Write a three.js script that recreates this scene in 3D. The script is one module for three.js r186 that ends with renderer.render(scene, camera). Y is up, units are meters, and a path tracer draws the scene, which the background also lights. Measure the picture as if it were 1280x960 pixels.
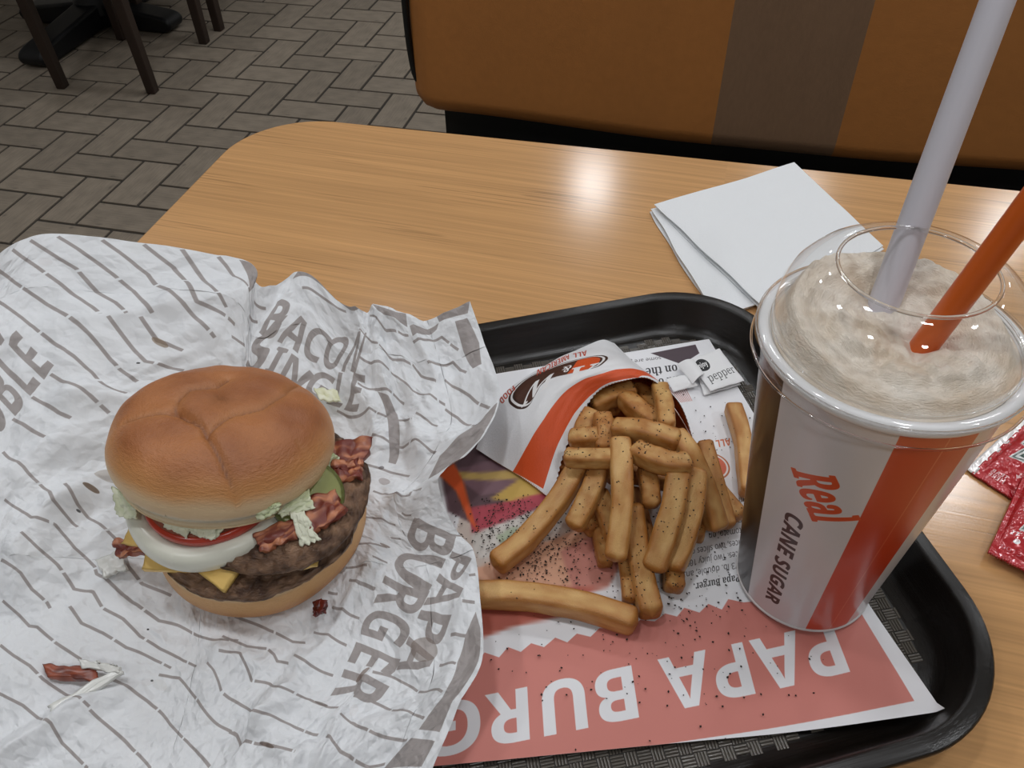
import * as THREE from 'three';
import { RoundedBoxGeometry } from 'three/addons/geometries/RoundedBoxGeometry.js';
import { mergeGeometries } from 'three/addons/utils/BufferGeometryUtils.js';
import { ImprovedNoise } from 'three/addons/math/ImprovedNoise.js';
import { RectAreaLightUniformsLib } from 'three/addons/lights/RectAreaLightUniformsLib.js';

// ---------- camera, renderer, lights ----------
const scene = new THREE.Scene();
scene.background = new THREE.Color(0x000000);
const camera = new THREE.PerspectiveCamera(50.39, 4 / 3, 0.02, 40);
camera.position.set(0, 1.09789, 0);
camera.up.set(-0.15029, 0.714346, -0.683464);
camera.lookAt(-0.17446, 1.09789 - 0.69963, -0.692879);
const renderer = new THREE.WebGLRenderer();
renderer.toneMapping = THREE.LinearToneMapping;
renderer.toneMappingExposure = 1.0;
renderer.shadowMap.enabled = true;
RectAreaLightUniformsLib.init();
const LAMP_LIGHT = 56;              // radiance of each ceiling lamp
const CEIL = 2.75;
const LAMPS = [[-0.52, -3.95], [0.53, -3.92], [1.58, -3.95], [2.63, -3.95],
  [-2.1, -2.2], [-1.05, -2.2], [0.01, -2.2], [1.07, -2.2], [2.12, -2.2],
  [-1.57, -0.45], [-0.52, -0.45], [0.53, -0.45], [1.58, -0.45], [-1.05, 1.1], [0.6, 1.1]];
const T = 0.742;                    // table top height

// ---------- helpers ----------
const used = {};
function numbered(n) { used[n] = (used[n] ?? -1) + 1; return used[n] ? n + '_' + String(used[n]).padStart(3, '0') : n; }
function tag(o, label, category, group, kind) {
  if (label) o.userData.label = label;
  if (category) o.userData.category = category;
  if (group) o.userData.group = group;
  if (kind) o.userData.kind = kind;
  return o;
}
function mesh(name, geo, mat, parent = scene) {
  const m = new THREE.Mesh(geo, mat); m.name = numbered(name); m.castShadow = m.receiveShadow = true; parent.add(m); return m;
}
function group(name, p = [0, 0, 0], turn = 0, parent = scene) {
  const g = new THREE.Group(); g.name = numbered(name); g.position.set(...p); g.rotation.y = turn; parent.add(g); return g;
}
function rnd(seed) { let a = seed >>> 0; return () => { a = (a + 0x6D2B79F5) | 0; let t = Math.imul(a ^ (a >>> 15), 1 | a); t = (t + Math.imul(t ^ (t >>> 7), 61 | t)) ^ t; return ((t ^ (t >>> 14)) >>> 0) / 4294967296; }; }
const PN = new ImprovedNoise();
const noise = (x, y, z = 0) => PN.noise(x, y, z);
const fbm = (x, y, z = 0, o = 4) => { let s = 0, a = 0.5; for (let i = 0; i < o; i++) { s += a * noise(x, y, z + i * 7.3); x *= 2.03; y *= 2.03; z *= 2.03; a *= 0.5; } return s; };
const lerp = (a, b, t) => a + (b - a) * t, clamp = (x, a = 0, b = 1) => Math.min(b, Math.max(a, x)), smooth = (a, b, x) => { x = clamp((x - a) / (b - a)); return x * x * (3 - 2 * x); };
const V = (a) => new THREE.Vector3(...a);
const lin = (hex) => new THREE.Color(hex);
function std(o) { return new THREE.MeshStandardMaterial(o); }
function phys(o) { return new THREE.MeshPhysicalMaterial(o); }
function canvasTex(w, h, draw, srgb = true) {
  const c = document.createElement('canvas'); c.width = w; c.height = h;
  draw(c.getContext('2d'), w, h);
  const t = new THREE.CanvasTexture(c); if (srgb) t.colorSpace = THREE.SRGBColorSpace; t.magFilter = THREE.LinearFilter; t.wrapS = t.wrapT = THREE.RepeatWrapping; return t;
}
function dataTex(w, h, fn, srgb = true) {            // fn(x, y) -> [r, g, b] 0..255
  const d = new Uint8Array(w * h * 4);
  for (let y = 0; y < h; y++) for (let x = 0; x < w; x++) { const c = fn(x / w, y / h, x, y); const k = (y * w + x) * 4; d[k] = clamp(c[0], 0, 255); d[k + 1] = clamp(c[1], 0, 255); d[k + 2] = clamp(c[2], 0, 255); d[k + 3] = 255; }
  const t = new THREE.DataTexture(d, w, h); if (srgb) t.colorSpace = THREE.SRGBColorSpace; t.magFilter = THREE.LinearFilter; t.wrapS = t.wrapT = THREE.RepeatWrapping; t.needsUpdate = true; return t;
}
const fineNoise = dataTex(256, 256, (u, v, x, y) => { const n = 128 + 90 * (fbm(x * 0.11, y * 0.11, 3, 3)) + 60 * noise(x * 0.45, y * 0.45, 9); return [n, n, n]; }, false);
// a parametric grid: fn(u, v) -> [x, y, z]
function gridGeo(fn, nu, nv, color) {
  const pos = [], uv = [], idx = [], col = [];
  for (let j = 0; j <= nv; j++) for (let i = 0; i <= nu; i++) {
    const u = i / nu, v = j / nv, p = fn(u, v, i, j); pos.push(...p); uv.push(u, 1 - v);
    if (color) col.push(...color(u, v, p));
  }
  for (let j = 0; j < nv; j++) for (let i = 0; i < nu; i++) { const a = j * (nu + 1) + i, b = a + 1, c = a + nu + 1, d = c + 1; idx.push(a, c, b, b, c, d); }
  const g = new THREE.BufferGeometry();
  g.setAttribute('position', new THREE.Float32BufferAttribute(pos, 3)); g.setAttribute('uv', new THREE.Float32BufferAttribute(uv, 2));
  if (color) g.setAttribute('color', new THREE.Float32BufferAttribute(col, 3));
  g.setIndex(idx); g.computeVertexNormals(); return g;
}
// a sheet with thickness
function sheetGeo(fn, nu, nv, th, color) {
  const P = [], N = [];
  for (let j = 0; j <= nv; j++) for (let i = 0; i <= nu; i++) P.push(V(fn(i / nu, j / nv)));
  const at = (i, j) => P[clamp(j, 0, nv) * (nu + 1) + clamp(i, 0, nu)];
  for (let j = 0; j <= nv; j++) for (let i = 0; i <= nu; i++) N.push(at(i + 1, j).clone().sub(at(i - 1, j)).cross(at(i, j + 1).clone().sub(at(i, j - 1))).normalize());
  const pos = [], uv = [], idx = [], col = [], n = P.length;
  for (const s of [-1, 1]) for (let k = 0; k < n; k++) {
    const q = P[k].clone().addScaledVector(N[k], s * th / 2); pos.push(q.x, q.y, q.z); uv.push((k % (nu + 1)) / nu, 1 - Math.floor(k / (nu + 1)) / nv);
    if (color) col.push(...color((k % (nu + 1)) / nu, Math.floor(k / (nu + 1)) / nv, [q.x, q.y, q.z]));
  }
  for (let j = 0; j < nv; j++) for (let i = 0; i < nu; i++) { const a = j * (nu + 1) + i, b = a + 1, c = a + nu + 1, d = c + 1; idx.push(a, c, b, b, c, d, n + a, n + b, n + c, n + b, n + d, n + c); }
  const rim = []; for (let i = 0; i < nu; i++) rim.push(i); for (let j = 0; j < nv; j++) rim.push(j * (nu + 1) + nu); for (let i = nu; i > 0; i--) rim.push(nv * (nu + 1) + i); for (let j = nv; j > 0; j--) rim.push(j * (nu + 1));
  for (let k = 0; k < rim.length; k++) { const a = rim[k], b = rim[(k + 1) % rim.length]; idx.push(a, b, n + a, b, n + b, n + a); }
  const g = new THREE.BufferGeometry();
  g.setAttribute('position', new THREE.Float32BufferAttribute(pos, 3)); g.setAttribute('uv', new THREE.Float32BufferAttribute(uv, 2));
  if (color) g.setAttribute('color', new THREE.Float32BufferAttribute(col, 3));
  g.setIndex(idx); g.computeVertexNormals(); return g;
}
// Catmull-Rom through rows and columns of control points
function cr1(p, u) {
  const n = p.length, x = clamp(u) * (n - 1), i = Math.min(Math.floor(x), n - 2), t = x - i;
  const b = p[i], c = p[i + 1], a = i ? p[i - 1] : b.map((v, k) => 2 * v - c[k]), d = i + 2 < n ? p[i + 2] : c.map((v, k) => 2 * v - b[k]);
  return b.map((_, k) => 0.5 * (2 * b[k] + (c[k] - a[k]) * t + (2 * a[k] - 5 * b[k] + 4 * c[k] - d[k]) * t * t + (3 * b[k] - a[k] - 3 * c[k] + d[k]) * t * t * t));
}
const crSurf = (G) => (s, t) => cr1(G.map((row) => cr1(row, s)), t);
const bilinear = (a, b, c, d) => (u, v) => a.map((_, k) => lerp(lerp(a[k], b[k], u), lerp(d[k], c[k], u), v));   // a b over d c
function tube(points, r, seg = 40, sides = 12, closed = false) { return new THREE.TubeGeometry(new THREE.CatmullRomCurve3(points.map(V), closed), seg, r, sides, closed); }
function lathe(profile, seg = 64, parent) { return new THREE.LatheGeometry(profile.map(([x, y]) => new THREE.Vector2(x, y)), seg); }
// lettering: baseline from A to B, top of the first capital at C (all in sheet coordinates)
function lettering(ctx, w, h, str, font, A, B, C, fill, cap = 0.73, bold = 0) {
  const size = 100; ctx.save(); ctx.font = font.replace('$', size + 'px');
  const tw = ctx.measureText(str).width, ch = size * cap;
  ctx.setTransform((B[0] - A[0]) * w / tw, (B[1] - A[1]) * h / tw, (A[0] - C[0]) * w / ch, (A[1] - C[1]) * h / ch, A[0] * w, A[1] * h);
  ctx.fillStyle = fill; ctx.textBaseline = 'alphabetic'; ctx.textAlign = 'left'; ctx.fillText(str, 0, 0); if (bold) { ctx.strokeStyle = fill; ctx.lineWidth = bold; ctx.lineJoin = 'round'; ctx.strokeText(str, 0, 0); } ctx.restore();
}
function poly(ctx, w, h, pts, fill) { ctx.beginPath(); pts.forEach(([x, y], i) => (i ? ctx.lineTo(x * w, y * h) : ctx.moveTo(x * w, y * h))); ctx.closePath(); ctx.fillStyle = fill; ctx.fill(); }
function line(ctx, w, h, pts, width, stroke) { ctx.beginPath(); pts.forEach(([x, y], i) => (i ? ctx.lineTo(x * w, y * h) : ctx.moveTo(x * w, y * h))); ctx.lineWidth = width; ctx.strokeStyle = stroke; ctx.stroke(); }

// ---------- the room ----------
const M = {
  wall: std({ color: 0xd6d2ca, roughness: 0.9 }), ceiling: std({ color: 0xe6e4de, roughness: 0.95 }), grout: std({ color: 0x37322c, roughness: 0.95 }),
  black: std({ color: 0x0b0b0b, roughness: 0.55 }), blackMetal: std({ color: 0x121316, roughness: 0.45, metalness: 0.2 }), darkWood: std({ color: 0x2a1c14, roughness: 0.5 }),
};
const X0 = -4.2, X1 = 3.6, Z0 = -5.2, Z1 = 2.4;
const floor = group('floor'); tag(floor, null, null, null, 'structure');
const slab = mesh('grout_bed', new THREE.BoxGeometry(X1 - X0, 0.1, Z1 - Z0), M.grout, floor); slab.position.set((X0 + X1) / 2, -0.0535, (Z0 + Z1) / 2);
{
  const W = 0.105, ox = -1.65314, oz = -1.71387, joint = 0.0085, r = rnd(5);
  const tex = [0, 1, 2].map((s) => dataTex(256, 128, (u, v) => {
    const streak = fbm(u * 3 + s * 9, v * 26, s * 4, 4), blot = fbm(u * 4, v * 3, s * 11 + 2, 3), knot = Math.max(0, noise(u * 9 + s * 5, v * 6, 30) - 0.45);
    const k = 1 + 0.16 * streak + 0.16 * blot - 0.5 * knot; return [141 * k, 129 * k, 114 * k];
  }));
  const mats = []; for (const t of tex) for (const k of [0.92, 1, 1.07]) mats.push(std({ map: t, color: new THREE.Color().setScalar(k * 0.86), roughness: 0.62, bumpMap: fineNoise, bumpScale: 0.0006 }));
  const geo = new RoundedBoxGeometry(2 * W - joint, 0.01, W - joint, 1, 0.0012);
  const geoV = geo.clone().rotateY(Math.PI / 2);
  const spots = [];
  for (let a = -70; a < 70; a++) for (let b = -40; b < 40; b++) for (const k of [0, 1]) {
    const u = a + 2 * b + (k ? 2.5 : 1), v = -a + 2 * b + (k ? 1 : 0.5), x = ox + u * W, z = oz + v * W;
    if (x < X0 + 0.1 || x > X1 - 0.1 || z < Z0 + 0.1 || z > Z1 - 0.1) continue;
    const inView = x > -2.75 && x < -0.42 && z < -0.6 && z > -3.1 && x > -0.45 + (z + 0.6) * 1.55 && x < -0.38 + (z + 1.1) * 0.36;
    spots.push({ x, z, k, inView, d: Math.hypot(x, z) });
  }
  spots.sort((p, q) => p.d - q.d);
  const near = spots.filter((s) => s.inView).slice(0, 300), set = new Set(near), rest = [];
  for (const s of spots) {
    const g = s.k ? geoV : geo, y = -0.005 + (r() - 0.5) * 0.0008;
    if (set.has(s)) { const m = mesh('floor_tile', g, mats[Math.floor(r() * mats.length)], floor); m.position.set(s.x, y, s.z); m.rotation.x = (r() - 0.5) * 0.004; } else rest.push([s, y]);
  }
  const im = new THREE.InstancedMesh(new THREE.BoxGeometry(2 * W - joint, 0.01, W - joint), mats[4], rest.length); im.name = 'floor_tiles_beyond';
  rest.forEach(([s, y], i) => im.setMatrixAt(i, new THREE.Matrix4().makeRotationY(s.k ? Math.PI / 2 : 0).setPosition(s.x, y, s.z)));
  im.userData.kind = 'stuff'; im.receiveShadow = true; floor.add(im);
}
const box = (name, x, y, z, sx, sy, sz, m, kind = 'structure') => { const b = mesh(name, new THREE.BoxGeometry(sx, sy, sz), m); b.position.set(x, y, z); tag(b, null, null, null, kind); return b; };
box('ceiling', (X0 + X1) / 2, CEIL + 0.07, (Z0 + Z1) / 2, X1 - X0 + 0.4, 0.1, Z1 - Z0 + 0.4, M.ceiling);
box('wall_back', (X0 + X1) / 2, CEIL / 2, Z0 - 0.1, X1 - X0 + 0.4, CEIL + 0.1, 0.2, M.wall);
box('wall_front', (X0 + X1) / 2, CEIL / 2, Z1 + 0.1, X1 - X0 + 0.4, CEIL + 0.1, 0.2, M.wall);
box('wall_left', X0 - 0.1, CEIL / 2, (Z0 + Z1) / 2, 0.2, CEIL + 0.1, Z1 - Z0, M.wall);
box('wall_right', X1 + 0.1, CEIL / 2, (Z0 + Z1) / 2, 0.2, CEIL + 0.1, Z1 - Z0, M.wall);

LAMPS.forEach(([x, z], i) => {
  const g = group('ceiling_lamp', [x, CEIL + 0.02, z]);
  mesh('trim_ring', new THREE.TorusGeometry(0.115, 0.012, 10, 40).rotateX(Math.PI / 2), std({ color: 0xeeeeee, roughness: 0.5 }), g).position.y = -0.004;
  const d = mesh('lens', new THREE.CylinderGeometry(0.108, 0.108, 0.012, 40), std({ color: 0xffffff, emissive: 0xffffff, emissiveIntensity: 3, roughness: 0.6 }), g); d.position.y = -0.004;
  const L = new THREE.RectAreaLight(0xf8fbff, LAMP_LIGHT, 0.18, 0.18); L.position.set(0, -0.02, 0); L.rotation.x = -Math.PI / 2; g.add(L); L.name = 'light';
  tag(g, 'round white recessed lamp in the ceiling above the dining room', 'ceiling lamp', 'recessed ceiling lamps over the dining room');
});

// ---------- dining table ----------
{
  const t = group('dining_table', [0, 0, 0]);
  tag(t, 'oak wood grain laminate table with rounded corners under the tray', 'table');
  const wood = dataTex(1024, 2048, (u, v) => {
    const wv = v + 0.004 * fbm(u * 1.5, v * 4, 1, 3), band = fbm(u * 0.9, wv * 12, 4, 3), grain = fbm(u * 2.2, wv * 170, 2, 3), fine = fbm(u * 7, wv * 520, 8, 2);
    const pore = smooth(0.2, 0.4, noise(u * 9, wv * 420, 5)) * smooth(-0.2, 0.4, noise(u * 3, wv * 40, 9));
    const k = 1 + 0.09 * band + 0.11 * grain + 0.10 * fine - 0.12 * pore; return [203 * k, 155 * (k * 1.02 - 0.02), 104 * (k * 1.06 - 0.06)];
  });
  wood.repeat.set(1 / 0.8, 1 / 0.8);
  const x0 = -0.405, x1 = 0.80, z0 = -0.657, z1 = 0.06, R = 0.075, s = new THREE.Shape();
  s.moveTo(x0 + R, z0); s.lineTo(x1 - R, z0); s.absarc(x1 - R, z0 + R, R, -Math.PI / 2, 0); s.lineTo(x1, z1 - R); s.absarc(x1 - R, z1 - R, R, 0, Math.PI / 2); s.lineTo(x0 + R, z1); s.absarc(x0 + R, z1 - R, R, Math.PI / 2, Math.PI); s.lineTo(x0, z0 + R); s.absarc(x0 + R, z0 + R, R, Math.PI, Math.PI * 1.5);
  const top = new THREE.ExtrudeGeometry(s, { depth: 0.03, bevelEnabled: true, bevelThickness: 0.0012, bevelSize: 0.0012, bevelSegments: 2, curveSegments: 20 }).rotateX(Math.PI / 2);
  top.translate(0, T - 0.0012, 0);
  { const p = top.attributes.position, uv = top.attributes.uv; for (let i = 0; i < p.count; i++) { const x = p.getX(i), z = p.getZ(i), a = -0.045; uv.setXY(i, x * Math.cos(a) - z * Math.sin(a), x * Math.sin(a) + z * Math.cos(a)); } }
  mesh('tabletop', top, phys({ map: wood, roughness: 0.17, bumpMap: wood, bumpScale: 0.00006, specularIntensity: 0.9 }), t);
  const edge = new THREE.ExtrudeGeometry(s, { depth: 0.024, bevelEnabled: true, bevelThickness: 0.001, bevelSize: 0.0022, bevelSegments: 2, curveSegments: 20 }).rotateX(Math.PI / 2); edge.translate(0, T - 0.004, 0);
  mesh('edge_band', edge, std({ color: 0x6b4a2c, roughness: 0.5 }), t);
  const post = mesh('pedestal', lathe([[0.03, 0.05], [0.04, 0.06], [0.04, 0.66], [0.12, 0.69], [0.12, 0.709], [0, 0.709]]), M.blackMetal, t); post.position.set(0.2, 0, -0.3);
  for (let k = 0; k < 4; k++) { const f = mesh('base_foot', new RoundedBoxGeometry(0.34, 0.05, 0.06, 2, 0.015), M.blackMetal, t); f.position.set(0.2 + Math.cos(k * Math.PI / 2) * 0.15, 0.026, -0.3 + Math.sin(k * Math.PI / 2) * 0.15); f.rotation.y = -k * Math.PI / 2; }
}

// ---------- the bench opposite ----------
{
  const b = group('booth_bench', [0, 0, 0]);
  tag(b, 'padded booth bench with tan back panels and a brown stripe facing the table', 'bench');
  const cloth = (hex, s) => std({ color: hex, roughness: 0.62, map: dataTex(256, 256, (u, v) => { const k = 226 + 10 * fbm(u * 40, v * 40, s, 2) + 10 * fbm(u * 5, v * 4, s + 3, 3); return [k, k, k]; }), bumpMap: fineNoise, bumpScale: 0.0003 });
  const tan = cloth(0xc9823f, 1), brown = cloth(0x977558, 2);
  // back panels: padded front that swells and rolls under at the bottom
  const pad = (xa, xb, m, roundL) => {
    const g = gridGeo((u, v) => {
      const x = lerp(xa, xb, u), a = (v - 0.25) / 0.75;
      const edge = roundL ? smooth(0, 0.06, u) : 1, drop = 0.013 * smooth(-0.38, 0.0, x) * (1 - 0.6 * smooth(0.2, 0.5, x)) - 0.004 * (roundL ? 1 - smooth(0, 0.12, u) : 0);
      let y, z;
      if (v < 0.25) { const t = (v / 0.25) * Math.PI / 2; y = 0.527 - drop + 0.03 * (1 - Math.cos(t)); z = -1.13 + 0.03 * Math.sin(t); }
      else { y = lerp(0.557 - drop, 0.93, a); z = -1.1 - 0.02 * a; }
      return [x, y, z - 0.03 * (1 - edge)];
    }, 24, 32);
    return mesh('back_panel', g, m, b);
  };
  pad(-0.425, 0.0215, tan, true); tag(pad(0.0215, 0.187, brown, false), 'brown stripe panel'); pad(0.187, 0.9, tan, false);
  mesh('back_frame', new RoundedBoxGeometry(1.33, 0.385, 0.09, 2, 0.012).translate(0.235, 0.752, -1.178), M.black, b);
  const pipe = mesh('piping', tube([[-0.427, 0.93, -1.135], [-0.427, 0.8, -1.13], [-0.427, 0.60, -1.13], [-0.420, 0.568, -1.13], [-0.40, 0.552, -1.135]], 0.005, 40, 8), M.black, b);
  mesh('seat', new RoundedBoxGeometry(1.31, 0.1, 0.5, 4, 0.03).translate(0.255, 0.41, -0.95), std({ color: 0x0d0c0c, roughness: 0.5 }), b);
  mesh('plinth', new THREE.BoxGeometry(1.3, 0.5, 0.06).translate(0.258, 0.29, -1.19), M.black, b);
  mesh('kick_board', new THREE.BoxGeometry(1.3, 0.36, 0.04).translate(0.258, 0.18, -0.76), M.black, b);
}

// ---------- dark table and chairs across the aisle ----------
{
  const t = group('cafe_table', [-2.12, 0, -2.56]);
  tag(t, 'dark square cafe table on a black cross base across the aisle', 'table');
  mesh('tabletop', new RoundedBoxGeometry(0.9, 0.035, 0.70, 3, 0.01).translate(0, 0.735, 0), M.darkWood, t);
  mesh('column', lathe([[0.075, 0.05], [0.07, 0.1], [0.045, 0.13], [0.04, 0.66], [0.1, 0.7], [0.1, 0.717]], 32), M.blackMetal, t);
  for (let k = 0; k < 4; k++) {
    const L = k === 0 ? 0.38 : 0.29, w = 0.036;
    const prof = new THREE.Shape(); prof.moveTo(0, 0.02); prof.lineTo(L - 0.04, 0.012); prof.quadraticCurveTo(L, 0.012, L, 0.03); prof.quadraticCurveTo(L, 0.045, L - 0.05, 0.05); prof.lineTo(0, 0.085); prof.lineTo(0, 0.02);
    const a = [Math.PI / 2, 0, Math.PI, -Math.PI / 2][k];
    const f = mesh('foot', new THREE.ExtrudeGeometry(prof, { depth: 2 * w, bevelEnabled: true, bevelThickness: 0.01, bevelSize: 0.01, bevelSegments: 3 }).translate(0, 0, -w), M.blackMetal, t); f.rotation.y = -a;
    mesh('glide', new THREE.CylinderGeometry(0.02, 0.022, 0.014, 16).translate(Math.cos(a) * (L - 0.05), 0.007, Math.sin(a) * (L - 0.05)), M.black, t);
  }
  function cafeChair(x, z, turn, label) {
    const c = group('cafe_chair', [x, 0, z], turn); tag(c, label, 'chair');
    const leg = (dx, dz, h, lean) => { const g = new RoundedBoxGeometry(0.034, h, 0.038, 2, 0.004); const p = g.attributes.position; for (let i = 0; i < p.count; i++) { const k = (p.getY(i) + h / 2) / h; p.setX(i, p.getX(i) * lerp(0.82, 1.1, k)); p.setZ(i, p.getZ(i) * lerp(0.82, 1.1, k) + lean * (k - 0.0)); } g.translate(dx, h / 2, dz); g.computeVertexNormals(); return mesh('leg', g, M.darkWood, c); };
    leg(-0.15, -0.19, 0.44, 0); leg(0.15, -0.19, 0.44, 0); leg(-0.15, 0.19, 0.86, 0.04); leg(0.15, 0.19, 0.86, 0.04);
    mesh('seat', new RoundedBoxGeometry(0.38, 0.035, 0.42, 3, 0.012).translate(0, 0.455, -0.01), M.darkWood, c);
    for (const y of [0.6, 0.7, 0.8]) mesh('back_rail', new RoundedBoxGeometry(0.3, 0.05, 0.018, 2, 0.006).translate(0, y, 0.225 + (y - 0.6) * 0.05), M.darkWood, c);
    return c;
  }
  cafeChair(-1.81, -2.275, 0.08, 'dark wooden chair with slim square legs nearest across the aisle');
  cafeChair(-1.83, -2.78, Math.PI, 'dark wooden chair on the far side of the cafe table');
  cafeChair(-2.47, -2.57, -Math.PI / 2, 'dark wooden chair at the left side of the cafe table');
}

// ---------- napkins ----------
{
  const paper = std({ color: 0xeef0f2, roughness: 0.85, bumpMap: fineNoise, bumpScale: 0.0004 });
  const make = (label, a, b, c, d, y, sheets, seed) => {
    const g = group('napkin', [(a[0] + c[0]) / 2, y, (a[2] + c[2]) / 2]); tag(g, label, 'napkin');
    for (let k = 0; k < sheets; k++) {
      const f = bilinear(a, b, c, d), sh = 0.0015 * k, r = rnd(seed + k), o = [(r() - 0.5) * 0.003, (r() - 0.5) * 0.003];
      mesh('fold_layer', sheetGeo((u, v) => { const p = f(u, v); const lift = 0.0022 * Math.max(0, fbm(u * 2.2 + seed, v * 2.2, k, 2)) + 0.0035 * Math.pow(1 - u, 3) * (k / sheets) ; return [p[0] - g.position.x + o[0] + 0.0035 * noise(v * 3 + seed, k) * (1 - u), 0.0008 + sh + lift, p[2] - g.position.z + o[1] + 0.003 * noise(u * 2.4 + seed, 4 + k)]; }, 30, 24, 0.0008), paper, g);
    }
    return g;
  };
  make('white folded paper napkin underneath, its left edge and lower corner showing', [-0.0275,0.7430,-0.5621], [0.0758,0.7430,-0.6343], [0.1384,0.7430,-0.5264], [0.0303,0.7430,-0.4388], T, 2, 3);
  make('white folded paper napkin lying on top behind the tray', [-0.0235,0.7460,-0.5628], [0.0836,0.7460,-0.6545], [0.1455,0.7460,-0.5438], [0.0656,0.7460,-0.4462], T + 0.0035, 2, 11);
}

// ---------- tray ----------
const HA = 0.2325, HB = 0.1485, TRAY_R = 0.058;
const TRAY_PROFILE = [[0.012, 0.0005], [0.006, 0.006], [0.002, 0.015], [-0.0025, 0.0195], [-0.0035, 0.0210], [-0.0036, 0.0232], [-0.0026, 0.0243], [0.0030, 0.0247], [0.0042, 0.0243], [0.0050, 0.0232], [0.0065, 0.0195], [0.0115, 0.0095], [0.0140, 0.0066], [0.0175, 0.0050], [0.0215, 0.0045]];
function trayHeight(x, z) {                       // height of the tray's upper surface above the table
  const c = Math.cos(0.4801), s = Math.sin(0.4801), dx = x - trayG.position.x, dz = z - trayG.position.z, qx = Math.abs(dx * c - dz * s) - HA + TRAY_R, qz = Math.abs(dx * s + dz * c) - HB + TRAY_R;
  const inset = TRAY_R - Math.hypot(Math.max(qx, 0), Math.max(qz, 0)) - Math.min(Math.max(qx, qz), 0), P = TRAY_PROFILE.slice(5);
  if (inset < P[0][0] - 0.004) return 0; if (inset < P[0][0]) return P[0][1];
  for (let i = 0; i + 1 < P.length; i++) if (inset <= P[i + 1][0]) return lerp(P[i][1], P[i + 1][1], (inset - P[i][0]) / (P[i + 1][0] - P[i][0]));
  return 0.0045;
}
const trayG = group('serving_tray', [0.0105 * 0.887 - 0.2362 * 0.462, T, -0.0105 * 0.462 - 0.2362 * 0.887], 0.4801);
{
  tag(trayG, 'black plastic serving tray with woven texture floor and rounded corners', 'tray');
  
  const loop = (inset, y, R) => {
    const a = HA - inset, b = HB - inset, out = [], n = 16; R = Math.max(0.004, R);
    for (const [cx, cz, s] of [[a - R, b - R, 0], [-a + R, b - R, 1], [-a + R, -b + R, 2], [a - R, -b + R, 3]]) for (let i = 0; i <= n; i++) { const t = (s + i / n) * Math.PI / 2; out.push([cx + R * Math.cos(t), y, cz + R * Math.sin(t)]); }
    return out;
  };
  const prof = TRAY_PROFILE;
  const loops = prof.map(([i, y]) => loop(i, y, TRAY_R - i)), n = loops[0].length;
  const plastic = phys({ color: 0x15110e, roughness: 0.26, bumpMap: fineNoise, bumpScale: 0.00015, specularIntensity: 0.9 });
  mesh('rim', gridGeo((u, v, i, j) => loops[j][i % n], n, prof.length - 1), plastic, trayG);
  const s = new THREE.Shape(loops[n ? loops.length - 1 : 0].map(([x, , z]) => new THREE.Vector2(x, -z)));
  const fl = new THREE.ExtrudeGeometry(s, { depth: 0.0035, bevelEnabled: false }).rotateX(-Math.PI / 2); fl.translate(0, 0.001, 0);
  { const uv = fl.attributes.uv, p = fl.attributes.position, a = 0.5; for (let i = 0; i < p.count; i++) uv.setXY(i, p.getX(i) * Math.cos(a) + p.getZ(i) * Math.sin(a), -p.getX(i) * Math.sin(a) + p.getZ(i) * Math.cos(a)); }
  { // raised basket-weave strands moulded into the tray floor
    const strand = new THREE.CylinderGeometry(0.00066, 0.00066, 0.0056, 8, 1, false).rotateZ(Math.PI / 2).scale(1, 0.75, 1), list = [], cell = 0.0058, a = 0.06;
    for (let i = -50; i < 50; i++) for (let j = -40; j < 40; j++) for (let k = 0; k < 4; k++) {
      const vert = (i + j) & 1, o = (k - 1.5) * 0.00138, cx = (i + 0.5) * cell + (vert ? o : 0), cz = (j + 0.5) * cell + (vert ? 0 : o), x = cx * Math.cos(a) - cz * Math.sin(a), z = cx * Math.sin(a) + cz * Math.cos(a);
      if (Math.abs(x) > HA - 0.0195 || Math.abs(z) > HB - 0.0195 || Math.hypot(Math.max(0, Math.abs(x) - HA + TRAY_R), Math.max(0, Math.abs(z) - HB + TRAY_R)) > TRAY_R - 0.0215) continue;
      list.push(new THREE.Matrix4().makeRotationY(-a + (vert ? Math.PI / 2 : 0)).setPosition(x, 0.00455, z));
    }
    const im = new THREE.InstancedMesh(strand, phys({ color: 0x5c564f, roughness: 0.2 }), list.length); list.forEach((m, i) => im.setMatrixAt(i, m)); im.name = 'woven_relief'; im.userData.kind = 'stuff'; im.receiveShadow = true; trayG.add(im);
  }
  mesh('tray_floor', fl, phys({ color: 0x171513, roughness: 0.3 }), trayG);
}

// ---------- printed tray mat ----------
const matSurf = crSurf([[[0.1369,0.7560,-0.1853],[0.0811,0.7492,-0.1669],[0.0253,0.7492,-0.1485],[-0.0305,0.7492,-0.1300],[-0.0863,0.7492,-0.1116]],
  [[0.1095,0.7492,-0.2419],[0.0544,0.7492,-0.2217],[-0.0006,0.7492,-0.2015],[-0.0557,0.7492,-0.1813],[-0.1107,0.7492,-0.1611]],
  [[0.0821,0.7492,-0.2986],[0.0278,0.7492,-0.2766],[-0.0266,0.7492,-0.2546],[-0.0809,0.7492,-0.2326],[-0.1352,0.7492,-0.2105]],
  [[0.0547,0.7492,-0.3552],[0.0011,0.7492,-0.3314],[-0.0525,0.7492,-0.3076],[-0.1061,0.7492,-0.2838],[-0.1597,0.7492,-0.2600]],
  [[0.0273,0.7492,-0.4118],[-0.0255,0.7492,-0.3863],[-0.0784,0.7492,-0.3607],[-0.1313,0.7492,-0.3351],[-0.1842,0.7492,-0.3095]]]);
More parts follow.
